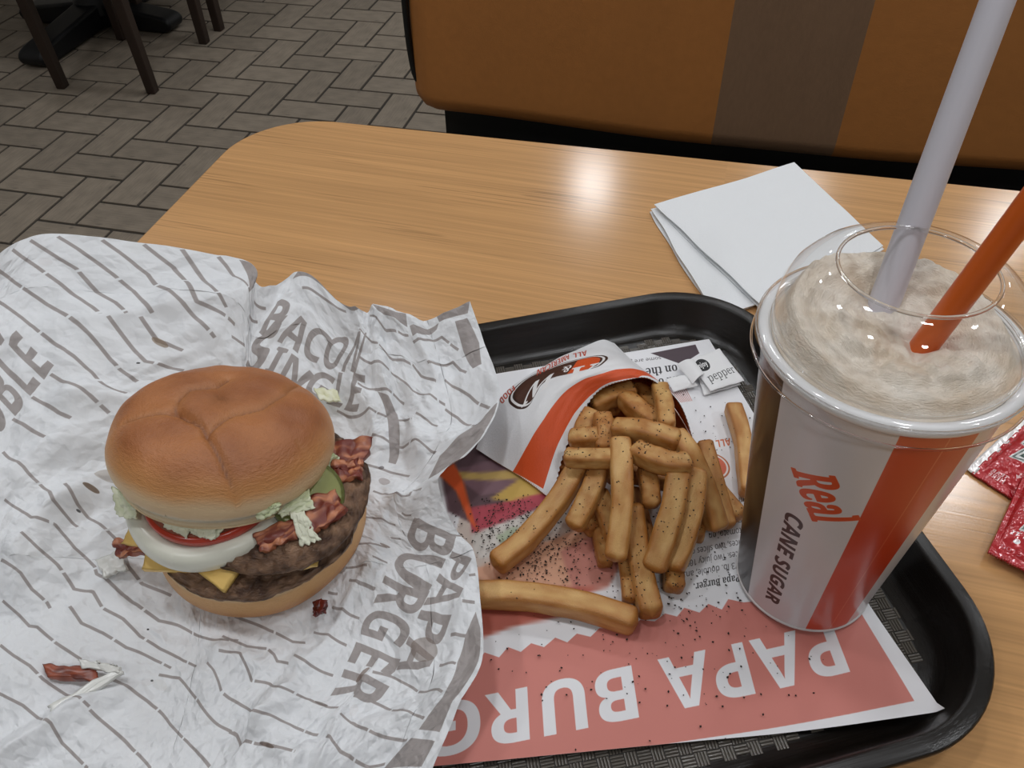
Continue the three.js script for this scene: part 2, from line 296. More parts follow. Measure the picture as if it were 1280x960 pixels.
{
  const tx = canvasTex(1664, 1120, (c, w, h) => {
    c.fillStyle = '#e9e9ec'; c.fillRect(0, 0, w, h);
    // burger picture, softly printed
    const small = document.createElement('canvas'); small.width = 208; small.height = 140; const big = c, W0 = w, H0 = h; c = small.getContext('2d'); w = 208; h = 140; c.fillStyle = '#e9e9ec'; c.fillRect(0, 0, w, h);
    poly(c, w, h, [[0.6853,0.7552],[0.5986,0.7912],[0.4977,0.7172],[0.4428,0.5142],[0.5083,0.4171],[0.6108,0.2940],[0.7122,0.2800],[0.7959,0.2638],[0.8141,0.4450]], '#c9b9ae');
    poly(c, w, h, [[0.7887,0.7770],[0.6777,0.7943],[0.4977,0.7172],[0.4602,0.6100],[0.5475,0.5320],[0.7311,0.5186],[0.7927,0.5756]], '#5e444a');
    poly(c, w, h, [[0.7731,0.6946],[0.6158,0.7147],[0.5354,0.6484],[0.5655,0.6052],[0.7137,0.6086]], '#7d5d66');
    poly(c, w, h, [[0.7584,0.6917],[0.7008,0.6752],[0.5982,0.6653],[0.5958,0.6351],[0.6874,0.6476],[0.7499,0.6647]], '#c3a35c');
    poly(c, w, h, [[0.6946,0.5931],[0.6139,0.6385],[0.5140,0.6567],[0.4873,0.6150],[0.5564,0.5681],[0.6465,0.5772]], '#c9a651');
    poly(c, w, h, [[0.7472,0.5767],[0.6460,0.5794],[0.5309,0.5941],[0.5581,0.5614],[0.6573,0.5283],[0.7515,0.5042]], '#b0404e');
    poly(c, w, h, [[0.7515,0.5042],[0.6573,0.5283],[0.5593,0.5570],[0.5301,0.5290],[0.5589,0.4893],[0.6593,0.4410],[0.7473,0.4341],[0.7568,0.4569]], '#cfc9c2');
    poly(c, w, h, [[0.7019,0.4869],[0.6621,0.5067],[0.6287,0.4966],[0.6452,0.4643],[0.6911,0.4547]], '#a9b49a');
    poly(c, w, h, [[0.7603,0.4110],[0.6770,0.4396],[0.5656,0.4643],[0.4754,0.4974],[0.4623,0.4519],[0.5154,0.3476],[0.5714,0.3170],[0.7670,0.3317]], '#d7a284');
    poly(c, w, h, [[0.5754,0.4276],[0.4559,0.4724],[0.4478,0.3874],[0.5016,0.3262],[0.5730,0.3114]], '#c07e70');
    poly(c, w, h, [[0.7805,0.3474],[0.6634,0.3497],[0.5258,0.3297],[0.5670,0.3030],[0.6165,0.2725],[0.7162,0.2621],[0.7838,0.2439],[0.8147,0.2481]], '#b9604f');
    poly(c, w, h, [[0.8024,0.7006],[0.7542,0.7166],[0.7430,0.6508],[0.7407,0.5430],[0.7344,0.5012],[0.7529,0.5452],[0.7652,0.6305]], '#d9571f');
    c = big; w = W0; h = H0; c.imageSmoothingEnabled = true; c.drawImage(small, 0, 0, w, h);
    // pink band with a saw-tooth edge
    poly(c, w, h, [[0.0344,0.0244],[0.0263,0.2032],[0.1033,0.2638],[0.2090,0.2554],[0.2439,0.2562],[0.2710,0.2669],[0.2932,0.2463],[0.3151,0.2617],[0.3400,0.2452],[0.3659,0.2593],[0.3873,0.2423],[0.4083,0.2521],[0.4348,0.2376],[0.4617,0.2447],[0.4904,0.2270],[0.5147,0.2319],[0.5468,0.2378],[0.5694,0.2212],[0.5937,0.2314],[0.6174,0.2150],[0.6378,0.2282],[0.6645,0.2104],[0.6870,0.2222],[0.7112,0.2059],[0.7334,0.2193],[0.7549,0.1993],[0.7803,0.2130],[0.8012,0.1930],[0.8227,0.2027],[0.8413,0.1842],[0.8628,0.1939],[0.9081,0.0000],[0.6922,0.0000],[0.4939,0.0000]], '#cf7f74');
    poly(c, w, h, [[0.0344,0.0244],[0.4939,0.0000],[0.5052,0.0000],[0.0000,0.0000]], '#e9e9ec');
    poly(c, w, h, [[0.4939,0.0000],[0.8986,0.0000],[0.9362,0.0000],[0.6141,0.0000],[0.4186,0.0000]], '#e9e9ec');
    poly(c, w, h, [[0.8769,0.2027],[0.8547,0.1964],[0.4934,0.0000],[0.7000,0.0000],[0.8986,0.0000],[0.9807,0.0000]], '#cf7f74');
    lettering(c, w, h, 'PAPA BURGER', 'bold $ sans-serif', [0.0807,0.1945], [[0.0807,0.1945][0] + ([0.8341,0.1212][0] - [0.0807,0.1945][0]) * 1.335, [0.0807,0.1945][1] + ([0.8341,0.1212][1] - [0.0807,0.1945][1]) * 1.335], [0.0995,0.0914], '#e9e9ec');
    const tl = (s, a, b, C, f = '$ sans-serif', col = '#3a3638') => lettering(c, w, h, s, f, a, b, C, col);
    tl('Papa Burger.', [0.2246,0.3185], [0.3278,0.3096], [0.2301,0.3022], 'bold $ serif', '#1d1a1b');
    tl('1/3 lb. double, an', [0.2083,0.3470], [0.3318,0.3389], [0.2132,0.3322]); tl('slices. Two juicy 100', [0.1900,0.3720], [0.3216,0.3648], [0.1951,0.3570]);
    tl('slices, two slices of', [0.1781,0.3984], [0.3046,0.3904], [0.1832,0.3830]); tl('tomato, on', [0.1727,0.4263], [0.2485,0.4230], [0.1780,0.4106]); tl('beef, w', [0.1577,0.4512], [0.2378,0.4486], [0.1632,0.4353]); tl('and be', [0.1268,0.5026], [0.1789,0.4999], [0.1326,0.4859]);
    tl('on the', [0.1214,0.9277], [0.2087,0.9317], [0.1283,0.8993], 'bold $ serif', '#221d22'); tl('and o', [0.1153,0.8876], [0.1894,0.8887], [0.1222,0.8600], 'bold $ serif', '#221d22'); tl('some are g', [0.1517,0.9650], [0.2397,0.9693], [0.1539,0.9531]); 
    poly(c, w, h, [[0.1744,0.9825],[0.0446,0.9878],[0.0474,0.9542],[0.1091,0.9250]], '#4a3a42');
    for (let k = 0; k < 8; k++) line(c, w, h, [[[0.1746,0.8537][0] - k * 0.006, [0.1746,0.8537][1]], [[0.1407,0.7989][0] + 0.02 - k * 0.004, [0.1407,0.7989][1]]], 3, '#c9837a');
    tl('ALL AME', [0.0907,0.6682], [0.1802,0.6670], [0.0963,0.6468], 'bold $ sans-serif', '#cf6a3c');
    const L = [0.1698,0.5968], ry = Math.abs([0.1526,0.6372][1] - L[1]), rx = ry * 1.6 * h / w;
    const oval = (k, f) => { c.beginPath(); c.ellipse(L[0] * w, L[1] * h, rx * k * w, ry * k * h, 0, 0, 7); c.fillStyle = f; c.fill(); };
    oval(1, '#b9683c'); oval(0.92, '#efe9e6'); oval(0.82, '#d8694a'); lettering(c, w, h, 'A&W', 'italic bold $ serif', [L[0] - rx * 0.6, L[1] + ry * 0.35], [L[0] + rx * 0.6, L[1] + ry * 0.2], [L[0] - rx * 0.5, L[1] - ry * 0.45], '#efe9e6');
  });
  const m = mesh('tray_mat', gridGeo((u, v) => { const p = matSurf(u, v); return [p[0], Math.max(p[1] + 0.0006 * fbm(u * 6, v * 5, 2, 3) + 0.0009, T + trayHeight(p[0], p[2]) + 0.0017), p[2]]; }, 90, 66), std({ map: tx, roughness: 0.55, side: THREE.DoubleSide }));
  tag(m, 'printed paper tray liner with a pink band and white upside-down lettering', 'tray liner');
}

// ---------- burger wrapper ----------
const wrapSurf = crSurf([[[-0.3821,0.8170,-0.2469],[-0.3833,0.8240,-0.3027],[-0.3698,0.8240,-0.3353],[-0.3135,0.8160,-0.3498],[-0.2557,0.8080,-0.3601],[-0.2420,0.7940,-0.3452],[-0.2254,0.7920,-0.3670],[-0.1822,0.7860,-0.3433],[-0.1680,0.7920,-0.3481],[-0.1406,0.7840,-0.3472],[-0.1150,0.7920,-0.3596]],
  [[-0.3825,0.8020,-0.2252],[-0.3783,0.8082,-0.2745],[-0.3607,0.8089,-0.3029],[-0.3059,0.8023,-0.3167],[-0.2502,0.7956,-0.3276],[-0.2353,0.7818,-0.3182],[-0.2144,0.7824,-0.3361],[-0.1741,0.7746,-0.3212],[-0.1560,0.7828,-0.3250],[-0.1270,0.7775,-0.3246],[-0.0998,0.7860,-0.3363]],
  [[-0.3730,0.7920,-0.2016],[-0.3636,0.7972,-0.2437],[-0.3424,0.7985,-0.2672],[-0.2903,0.7929,-0.2797],[-0.2427,0.7805,-0.2959],[-0.2276,0.7648,-0.2918],[-0.2031,0.7675,-0.3059],[-0.1635,0.7612,-0.2942],[-0.1425,0.7705,-0.2972],[-0.1105,0.7730,-0.2915],[-0.0822,0.7840,-0.2992]],
  [[-0.3603,0.7840,-0.1789],[-0.3492,0.7881,-0.2150],[-0.3279,0.7898,-0.2350],[-0.2859,0.7793,-0.2512],[-0.2458,0.7631,-0.2703],[-0.2280,0.7527,-0.2652],[-0.2051,0.7539,-0.2797],[-0.1666,0.7516,-0.2690],[-0.1471,0.7575,-0.2753],[-0.1150,0.7643,-0.2689],[-0.0859,0.7820,-0.2706]],
  [[-0.3467,0.7780,-0.1567],[-0.3359,0.7804,-0.1876],[-0.3161,0.7819,-0.2046],[-0.2831,0.7680,-0.2219],[-0.2480,0.7526,-0.2393],[-0.2269,0.7505,-0.2314],[-0.2068,0.7505,-0.2450],[-0.1720,0.7505,-0.2367],[-0.1564,0.7505,-0.2469],[-0.1284,0.7534,-0.2457],[-0.0990,0.7760,-0.2438]],
  [[-0.3317,0.7760,-0.1385],[-0.3196,0.7764,-0.1653],[-0.3008,0.7763,-0.1811],[-0.2722,0.7605,-0.1985],[-0.2365,0.7505,-0.2120],[-0.2145,0.7505,-0.2065],[-0.1940,0.7505,-0.2190],[-0.1619,0.7505,-0.2142],[-0.1452,0.7505,-0.2241],[-0.1182,0.7534,-0.2248],[-0.0907,0.7720,-0.2259]],
  [[-0.3178,0.7740,-0.1215],[-0.3067,0.7694,-0.1461],[-0.2849,0.7706,-0.1594],[-0.2566,0.7564,-0.1750],[-0.2204,0.7505,-0.1860],[-0.1978,0.7505,-0.1837],[-0.1761,0.7505,-0.1951],[-0.1454,0.7505,-0.1934],[-0.1261,0.7519,-0.2022],[-0.0984,0.7585,-0.2023],[-0.0723,0.7720,-0.2064]],
  [[-0.3022,0.7720,-0.1026],[-0.2976,0.7567,-0.1264],[-0.2746,0.7581,-0.1378],[-0.2412,0.7536,-0.1478],[-0.2064,0.7507,-0.1569],[-0.1843,0.7506,-0.1570],[-0.1624,0.7505,-0.1670],[-0.1335,0.7518,-0.1670],[-0.1133,0.7538,-0.1748],[-0.0868,0.7610,-0.1758],[-0.0624,0.7700,-0.1819]],
  [[-0.2861,0.7720,-0.0846],[-0.2794,0.7560,-0.1035],[-0.2575,0.7559,-0.1133],[-0.2254,0.7544,-0.1212],[-0.1935,0.7529,-0.1292],[-0.1718,0.7529,-0.1310],[-0.1502,0.7528,-0.1395],[-0.1235,0.7544,-0.1411],[-0.1031,0.7561,-0.1482],[-0.0777,0.7645,-0.1496],[-0.0546,0.7720,-0.1553]],
  [[-0.2714,0.7720,-0.0681],[-0.2637,0.7560,-0.0827],[-0.2432,0.7560,-0.0906],[-0.2146,0.7559,-0.0975],[-0.1867,0.7553,-0.1047],[-0.1665,0.7552,-0.1080],[-0.1464,0.7552,-0.1154],[-0.1231,0.7558,-0.1188],[-0.1040,0.7560,-0.1259],[-0.0809,0.7631,-0.1288],[-0.0588,0.7720,-0.1332]],
  [[-0.2578,0.7720,-0.0529],[-0.2492,0.7560,-0.0633],[-0.2298,0.7560,-0.0690],[-0.2051,0.7560,-0.0747],[-0.1808,0.7560,-0.0807],[-0.1619,0.7560,-0.0846],[-0.1429,0.7560,-0.0903],[-0.1227,0.7560,-0.0944],[-0.1044,0.7560,-0.1003],[-0.0846,0.7576,-0.1051],[-0.0631,0.7700,-0.1075]],
  [[-0.2453,0.7720,-0.0389],[-0.2358,0.7560,-0.0453],[-0.2174,0.7560,-0.0490],[-0.1961,0.7560,-0.0533],[-0.1752,0.7560,-0.0582],[-0.1574,0.7560,-0.0623],[-0.1395,0.7560,-0.0664],[-0.1217,0.7560,-0.0706],[-0.1041,0.7560,-0.0752],[-0.0865,0.7560,-0.0798],[-0.0665,0.7680,-0.0815]]]);
{
  const ink = '#a49d9b', dark = '#8b8482';
  const LINES = [
    [[0.2148,0.0053],[0.2384,0.0250],[0.2735,0.0584],[0.2960,0.0837],[0.3147,0.1166],[0.3204,0.1274]], [[0.3094,0.1336],[0.3241,0.1608],[0.3478,0.1723]], [[0.2578,0.0046],[0.2903,0.0356],[0.3066,0.0521],[0.3153,0.0688],[0.3402,0.1036],[0.3807,0.1532]], [[0.2963,0.0022],[0.3272,0.0339],[0.3468,0.0718],[0.3600,0.1075],[0.4044,0.1213]], [[0.3313,0.0019],[0.3482,0.0351],[0.3697,0.0748],[0.3914,0.1060]], [[0.3639,0.0031],[0.3881,0.0373],[0.4343,0.0570]],
    [[0.1792,0.0062],[0.2196,0.0416],[0.2399,0.0570],[0.2627,0.0914],[0.2819,0.1111],[0.2952,0.1317]], [[0.2771,0.1384],[0.2971,0.1676],[0.3151,0.1926],[0.3515,0.2023]], [[0.1481,0.0101],[0.1997,0.0575],[0.2288,0.0861],[0.2505,0.1105],[0.2609,0.1239],[0.2695,0.1360]], [[0.1273,0.0336],[0.1696,0.0750],[0.2185,0.1198],[0.2421,0.1455],[0.2695,0.1786],[0.2900,0.2064],[0.3123,0.2281]], [[0.1425,0.0953],[0.1857,0.1359],[0.2206,0.1720],[0.2454,0.1995],[0.2662,0.2213],[0.2850,0.2453],[0.3056,0.2509]],
    [[0.2274,0.2304],[0.2467,0.2486],[0.2657,0.2660],[0.2948,0.2872]], [[0.2087,0.2634],[0.2292,0.2806],[0.2470,0.2960],[0.2619,0.3045]], [[0.1837,0.2908],[0.2048,0.3070],[0.2391,0.3355]], [[0.1809,0.4281],[0.2059,0.4556],[0.2241,0.4795],[0.2492,0.4863],[0.2671,0.5257],[0.2910,0.5578],[0.2951,0.5720],[0.3102,0.5845],[0.3399,0.6144],[0.3759,0.6442],[0.4354,0.6595],[0.5429,0.6733]], [[0.1776,0.3410],[0.2160,0.3815],[0.2476,0.4327],[0.2534,0.4553],[0.2735,0.4812]],
    [[0.2643,0.4122],[0.2773,0.4469],[0.3022,0.4792],[0.3208,0.5143],[0.3337,0.5627],[0.3485,0.5858],[0.3892,0.6060]], [[0.2089,0.5062],[0.2246,0.5290],[0.2485,0.5599],[0.2668,0.5944],[0.2921,0.6009],[0.3040,0.6217],[0.3311,0.6418],[0.3541,0.6707],[0.3832,0.6889],[0.4222,0.7046],[0.4574,0.7133]], [[0.1725,0.5435],[0.2034,0.5731],[0.2151,0.5950],[0.2346,0.6163],[0.2387,0.6249]], [[0.2639,0.6229],[0.2791,0.6473],[0.3058,0.6629],[0.3366,0.6891],[0.3775,0.7077],[0.4023,0.7181]], [[0.1708,0.6083],[0.1950,0.6330],[0.2120,0.6533],[0.2238,0.6562],[0.2504,0.6830],[0.2812,0.7054]],
    [[0.1698,0.6813],[0.1946,0.7027],[0.2205,0.7227],[0.2379,0.7417],[0.2675,0.7631],[0.3091,0.7904]], [[0.3267,0.7380],[0.3535,0.7554],[0.3849,0.7811],[0.4290,0.8098],[0.4800,0.8349],[0.5409,0.8747]], [[0.3099,0.7943],[0.3406,0.8194],[0.3795,0.8507],[0.4205,0.8765]], [[0.1726,0.7626],[0.2132,0.7826],[0.2374,0.8022],[0.2645,0.8209],[0.2770,0.8416],[0.3201,0.8778]], [[0.3861,0.7316],[0.4232,0.7354],[0.4763,0.7677],[0.5309,0.8085],[0.5943,0.8508]], [[0.4850,0.7074],[0.5012,0.7229],[0.5199,0.7523]],
    [[0.5326,0.6279],[0.5635,0.6442],[0.5964,0.6599],[0.6364,0.6717],[0.6597,0.6690]], [[0.5117,0.6617],[0.5384,0.6750],[0.5598,0.6857],[0.5925,0.6887],[0.6062,0.6987],[0.6144,0.7096],[0.6354,0.7103]], [[0.5132,0.6931],[0.5517,0.6994],[0.5632,0.7210],[0.5732,0.7400],[0.6064,0.7476],[0.6294,0.7567],[0.6824,0.7692],[0.7514,0.7839]], [[0.5257,0.7560],[0.5649,0.7801],[0.6032,0.8032],[0.6369,0.8132],[0.6739,0.8147],[0.7343,0.8299]], [[0.5527,0.8248],[0.5937,0.8495],[0.6091,0.8462],[0.6553,0.8555],[0.7069,0.8638]], [[0.6453,0.6967],[0.6768,0.7090],[0.7141,0.7196]], [[0.6750,0.6457],[0.7046,0.6548],[0.7393,0.6732]],
    [[0.7089,0.6015],[0.7387,0.6163],[0.7717,0.6325]], [[0.7508,0.5645],[0.7721,0.5796],[0.8047,0.5906]], [[0.7987,0.7257],[0.8281,0.7275],[0.8727,0.7420],[0.9473,0.7776]], [[0.7739,0.7659],[0.8072,0.7742],[0.8651,0.7964],[0.8978,0.8022],[0.9350,0.8180]], [[0.7670,0.8060],[0.8117,0.8266],[0.8522,0.8399],[0.8855,0.8454],[0.9176,0.8476]], [[0.7562,0.8428],[0.8005,0.8661],[0.8329,0.8762],[0.8634,0.8835],[0.8925,0.8798]], [[0.9663,0.6358],[0.9895,0.6396]], [[0.9415,0.6759],[0.9747,0.6835],[0.9936,0.6832]], [[0.9191,0.7133],[0.9513,0.7239]], [[0.9831,0.5922],[0.9950,0.5908]], [[0.9802,0.4934],[1.0000,0.5000]],
    [[0.6024,0.0275],[0.6434,0.0205],[0.6819,0.0120]], [[0.4836,0.0358],[0.5201,0.0363]], [[0.4005,0.1404],[0.4304,0.1351]], [[0.4551,0.0782],[0.4983,0.0592]], [[0.7599,0.0140],[0.8030,0.0436],[0.8319,0.0488],[0.8581,0.0498]], [[0.7102,0.0445],[0.7643,0.0769],[0.8119,0.0991],[0.8527,0.0956],[0.8651,0.1121],[0.8900,0.1247]], [[0.7057,0.0967],[0.7668,0.1146],[0.8114,0.1287],[0.8388,0.1431],[0.8658,0.1505],[0.8986,0.1585]], [[0.6977,0.1420],[0.7800,0.1586],[0.8163,0.1684]], [[0.8650,0.0618],[0.8996,0.0457],[0.9276,0.0416],[0.9502,0.0760]], [[0.8836,0.0961],[0.9348,0.0905],[0.9521,0.1184]], [[0.9097,0.1180],[0.9323,0.1379],[0.9569,0.1676],[0.9824,0.1965]],
    [[0.8441,0.1967],[0.8657,0.2003],[0.8865,0.2068]], [[0.6582,0.2000],[0.6790,0.1970],[0.7240,0.1885],[0.7995,0.2080],[0.8402,0.2103]], [[0.8975,0.1656],[0.9198,0.1829],[0.9440,0.2060],[0.9755,0.2378]], [[0.7746,0.2567],[0.8237,0.2665],[0.8688,0.2586],[0.9123,0.2681]], [[0.8067,0.3200],[0.8474,0.3146],[0.8915,0.3082]], [[0.8604,0.3623],[0.8853,0.3648],[0.9220,0.3784],[0.9384,0.3759],[0.9420,0.3599],[0.9630,0.3746]], [[0.8418,0.4315],[0.8734,0.4323],[0.8987,0.4391]], [[0.7981,0.4989],[0.8284,0.4994],[0.8565,0.4963]], [[0.7471,0.5386],[0.7968,0.5529]], [[0.7010,0.5777],[0.7210,0.5817]], [[0.8152,0.5324],[0.8407,0.5397]], [[0.7506,0.5659],[0.7741,0.5786],[0.8065,0.5893]],
    [[0.8773,0.4698],[0.8957,0.4710]], [[0.9199,0.4113],[0.9373,0.4216]]];
  let dashSeed = 0;
  const rndDash = () => 150 + Math.floor(120 * Math.abs(noise(++dashSeed * 0.7, 2.2)));
  const tx = canvasTex(2048, 2048, (c, w, h) => {
    c.fillStyle = '#e9ebee'; c.fillRect(0, 0, w, h); c.lineJoin = 'round';
    for (const L of LINES) { c.setLineDash([rndDash(), 8]); line(c, w, h, L, 9.5, ink); }
    c.setLineDash([]);
    for (const B of [[[0.9897,0.6516],[0.9955,0.6785],[0.9931,0.7289],[0.9838,0.7972],[0.9831,0.8492],[0.9341,0.8359],[0.9533,0.7885],[0.9538,0.7217],[0.9676,0.6809]], [[0.9250,0.8472],[0.9814,0.8616],[0.9761,0.8953],[0.8931,0.8889]], [[0.9971,0.1955],[0.9959,0.2658],[0.9814,0.3386],[0.9409,0.3224],[0.9253,0.2765],[0.9775,0.2066]], [[0.9595,0.0249],[0.9839,0.0270],[0.9907,0.0802],[0.9807,0.1210],[0.9644,0.1189],[0.9581,0.0818]], [[0.5810,0.0095],[0.5929,0.0000],[0.6396,0.0000],[0.6738,0.0000],[0.7143,0.0000],[0.7037,0.0080],[0.6689,0.0000],[0.6238,0.0044]], [[0.7798,0.0013],[0.7995,0.0019],[0.8337,0.0086],[0.8641,0.0021],[0.8604,0.0325],[0.8267,0.0241],[0.7957,0.0172]], [[0.8660,0.0294],[0.9293,0.0129],[0.9229,0.0230],[0.8675,0.0508]], [[0.9296,0.0000],[1.0000,0.0000],[0.9883,0.0190],[0.9313,0.0117]], [[0.3872,0.0022],[0.4030,0.0001],[0.4856,0.0000],[0.4343,0.0570]], [[0.7454,0.1542],[0.7786,0.1680],[0.8045,0.1945],[0.8512,0.2954],[0.8399,0.2988],[0.7870,0.2121]]]) poly(c, w, h, B, ink);
    const f = 'bold $ sans-serif';
    for (const [ch, A, B, C] of [['B',[0.4984,0.0748],[0.5487,0.1057],[0.5410,0.0278]],['A',[0.5487,0.1057],[0.5873,0.1343],[0.5865,0.0672]],['C',[0.5873,0.1343],[0.6222,0.1408],[0.6255,0.0727]],['O',[0.6222,0.1408],[0.6593,0.1326],[0.6579,0.0607]],['N',[0.6593,0.1326],[0.7001,0.1278],[0.7007,0.0498]]]) lettering(c, w, h, ch, f, A, B, C, ink);
    for (const [ch, A, B, C] of [['S',[0.4306,0.1647],[0.5163,0.1465],[0.4997,0.0837]],['I',[0.5163,0.1465],[0.5402,0.1617],[0.5500,0.1134]],['N',[0.5402,0.1617],[0.5922,0.1962],[0.5706,0.1291]],['G',[0.5922,0.1962],[0.6341,0.1982],[0.6153,0.1446]],['L',[0.6341,0.1982],[0.6622,0.1912],[0.6550,0.1354]],['E',[0.6622,0.1912],[0.6963,0.1868],[0.6878,0.1272]]]) lettering(c, w, h, ch, f, A, B, C, ink);
    for (const [ch, A, B, C] of [['B',[0.9487,0.4221],[0.8958,0.4841],[1.0000,0.4938]],['U',[0.8958,0.4841],[0.8342,0.5605],[0.9560,0.5361]],['R',[0.8342,0.5605],[0.8005,0.6144],[0.9150,0.5876]],['G',[0.8005,0.6144],[0.7645,0.6637],[0.8849,0.6381]],['E',[0.7645,0.6637],[0.7366,0.7032],[0.8533,0.6932]],['R',[0.7366,0.7032],[0.7207,0.7555],[0.8358,0.7402]]]) lettering(c, w, h, ch, f, A, B, C, ink);
    for (const [ch, A, B, C] of [['P',[0.9719,0.5250],[0.9291,0.5689],[1.0000,0.5563]],['A',[0.9291,0.5689],[0.8955,0.6166],[0.9835,0.5992]],['P',[0.8955,0.6166],[0.8654,0.6647],[0.9516,0.6421]],['A',[0.8654,0.6647],[0.8366,0.7149],[0.9207,0.6830]]]) lettering(c, w, h, ch, f, A, B, C, ink);
    for (const [ch, A, B, C] of [['D',[0.0912,0.3472],[0.1231,0.3323],[0.0291,0.2356]],['O',[0.1231,0.3323],[0.1569,0.3134],[0.0568,0.2314]],['U',[0.1569,0.3134],[0.1834,0.2901],[0.0859,0.2241]],['B',[0.1834,0.2901],[0.2034,0.2648],[0.1148,0.2118]],['L',[0.2034,0.2648],[0.2177,0.2411],[0.1448,0.1973]],['E',[0.2177,0.2411],[0.2316,0.2142],[0.1684,0.1817]]]) lettering(c, w, h, ch, f, A, B, C, ink);
    for (const [ch, A, B, C] of [['B',[0.0298,0.2116],[0.0546,0.2104],[0.0000,0.1202]],['A',[0.0546,0.2104],[0.0806,0.2068],[0.0178,0.1217]],['C',[0.0806,0.2068],[0.1056,0.1990],[0.0435,0.1248]],['O',[0.1056,0.1990],[0.1379,0.1865],[0.0685,0.1263]],['N',[0.1379,0.1865],[0.1691,0.1693],[0.0979,0.1225]]]) lettering(c, w, h, ch, f, A, B, C, ink);
    // grease spots, darker where the paper has soaked
    const r = rnd(77);
    for (let k = 0; k < 60; k++) { const x = r() * w, y = r() * h, s = 4 + r() * 18; c.fillStyle = 'rgba(150,140,125,' + (0.03 + 0.05 * r()).toFixed(3) + ')'; c.beginPath(); c.ellipse(x, y, s * 1.6, s, r() * 3, 0, 7); c.fill(); }
    const spot = ([s, t], a, b, rot, col) => { c.fillStyle = col; c.beginPath(); c.ellipse(s * w, t * h, a, b, rot, 0, 7); c.fill(); };
    spot([0.3265,0.1631], 20, 8, 0.7, 'rgba(120,95,70,0.55)'); spot([0.2945,0.4169], 18, 10, 0.4, 'rgba(95,70,50,0.7)'); spot([0.3167,0.3888], 40, 22, 0.2, 'rgba(150,135,120,0.4)'); spot([0.8553,0.4928], 16, 8, 0.2, 'rgba(110,90,80,0.6)'); spot([0.8400,0.3135], 8, 8, 0, 'rgba(80,70,70,0.6)'); spot([0.8645,0.3348], 22, 14, 0.2, 'rgba(140,125,120,0.45)');
    spot([0.7116,0.7735], 30, 6, 0.2, 'rgba(110,100,95,0.7)'); spot([0.6533,0.8545], 34, 6, 0.3, 'rgba(100,85,75,0.7)'); spot([0.7758,0.7260], 34, 14, -0.7, 'rgba(115,95,85,0.6)'); spot([0.8909,0.6868], 50, 40, 0.2, 'rgba(125,108,100,0.5)'); spot([0.9666,0.2257], 10, 5, 0.3, 'rgba(60,55,60,0.7)'); spot([0.2772,0.4546], 5, 4, 0, 'rgba(60,60,60,0.8)');
    spot([0.3633,0.6582], 3, 3, 0, '#333'); spot([0.3776,0.7409], 4, 3, 0, '#555'); spot([0.3086,0.1959], 4, 3, 0, '#444');
  });
  // crumpling: flat facets between random folds at three sizes, and a few long creases
  const r = rnd(31), H = []; for (let k = 0; k < 4096; k++) H.push(r() * 2 - 1);
  const cell = (i, j, k) => H[((i * 73 + j * 179 + k * 613) % 4096 + 4096) % 4096];
  const facet = (x, y, k) => {                                   // piecewise flat noise on a jittered triangle lattice
    x += 0.35 * noise(x * 0.9, y * 0.9, k); y += 0.35 * noise(x * 0.9 + 20, y * 0.9, k);
    const i = Math.floor(x), j = Math.floor(y), u = x - i, v = y - j, a = cell(i, j, k), b = cell(i + 1, j, k), c = cell(i, j + 1, k), d = cell(i + 1, j + 1, k);
    if (cell(i, j, k + 9) > 0) return u + v < 1 ? a + (b - a) * u + (c - a) * v : d + (c - d) * (1 - u) + (b - d) * (1 - v);
    return u > v ? a + (b - a) * u + (d - b) * v : a + (c - a) * v + (d - c) * u;
  };
  const CREASES = [[[[0.2550,0.1448],[0.3165,0.1240],[0.3601,0.1088],[0.4947,0.0047]], 0.0075, 0.022], [[[0.2610,0.2720],[0.2952,0.2328],[0.3288,0.1952],[0.3798,0.1534]], 0.0045, 0.016], [[[0.2957,0.2355],[0.3300,0.2045],[0.3684,0.1734]], -0.0045, 0.014], [[[0.7041,0.0024],[0.7123,0.0750],[0.6819,0.1432],[0.8032,0.2831],[0.8541,0.4139]], 0.0075, 0.018], [[[0.8095,0.0154],[0.8006,0.1391],[0.8465,0.2733],[0.9099,0.3313]], -0.0045, 0.014], [[[0.8717,0.0121],[0.8930,0.1160],[0.8383,0.2040],[0.8722,0.2649]], 0.0060, 0.014], [[[0.9142,0.3724],[0.8028,0.5341],[0.7350,0.6088],[0.6665,0.7041],[0.6226,0.8105]], 0.0075, 0.016], [[[0.8030,0.7125],[0.7616,0.7810],[0.7685,0.8854]], 0.0045, 0.014], [[[1.0000,0.5375],[0.9513,0.6660],[0.9366,0.7934]], 0.0030, 0.014],
    [[[0.1837,0.8703],[0.2526,0.8234],[0.3001,0.7784],[0.3760,0.7331]], 0.0075, 0.014], [[[0.2679,0.6277],[0.2919,0.5960],[0.3327,0.5573]], 0.0045, 0.013], [[[0.1988,0.5242],[0.2430,0.4652],[0.2898,0.4141]], 0.0045, 0.015], [[[0.5129,0.6892],[0.5911,0.7205],[0.6457,0.7018]], 0.0045, 0.013], [[[0.1821,0.3989],[0.2408,0.3459],[0.2959,0.3199]], 0.0030, 0.015], [[[0.2482,0.2671],[0.2476,0.2137],[0.2579,0.1730]], 0.0030, 0.012], [[[0.3338,0.1056],[0.3373,0.0647],[0.3503,0.0836]], 0.0045, 0.012], [[[0.5649,0.7801],[0.6413,0.7503],[0.7650,0.8182],[0.8470,0.8233]], 0.0030, 0.013], [[[0.2007,0.1889],[0.2420,0.1629],[0.2855,0.2206]], -0.0030, 0.014]];
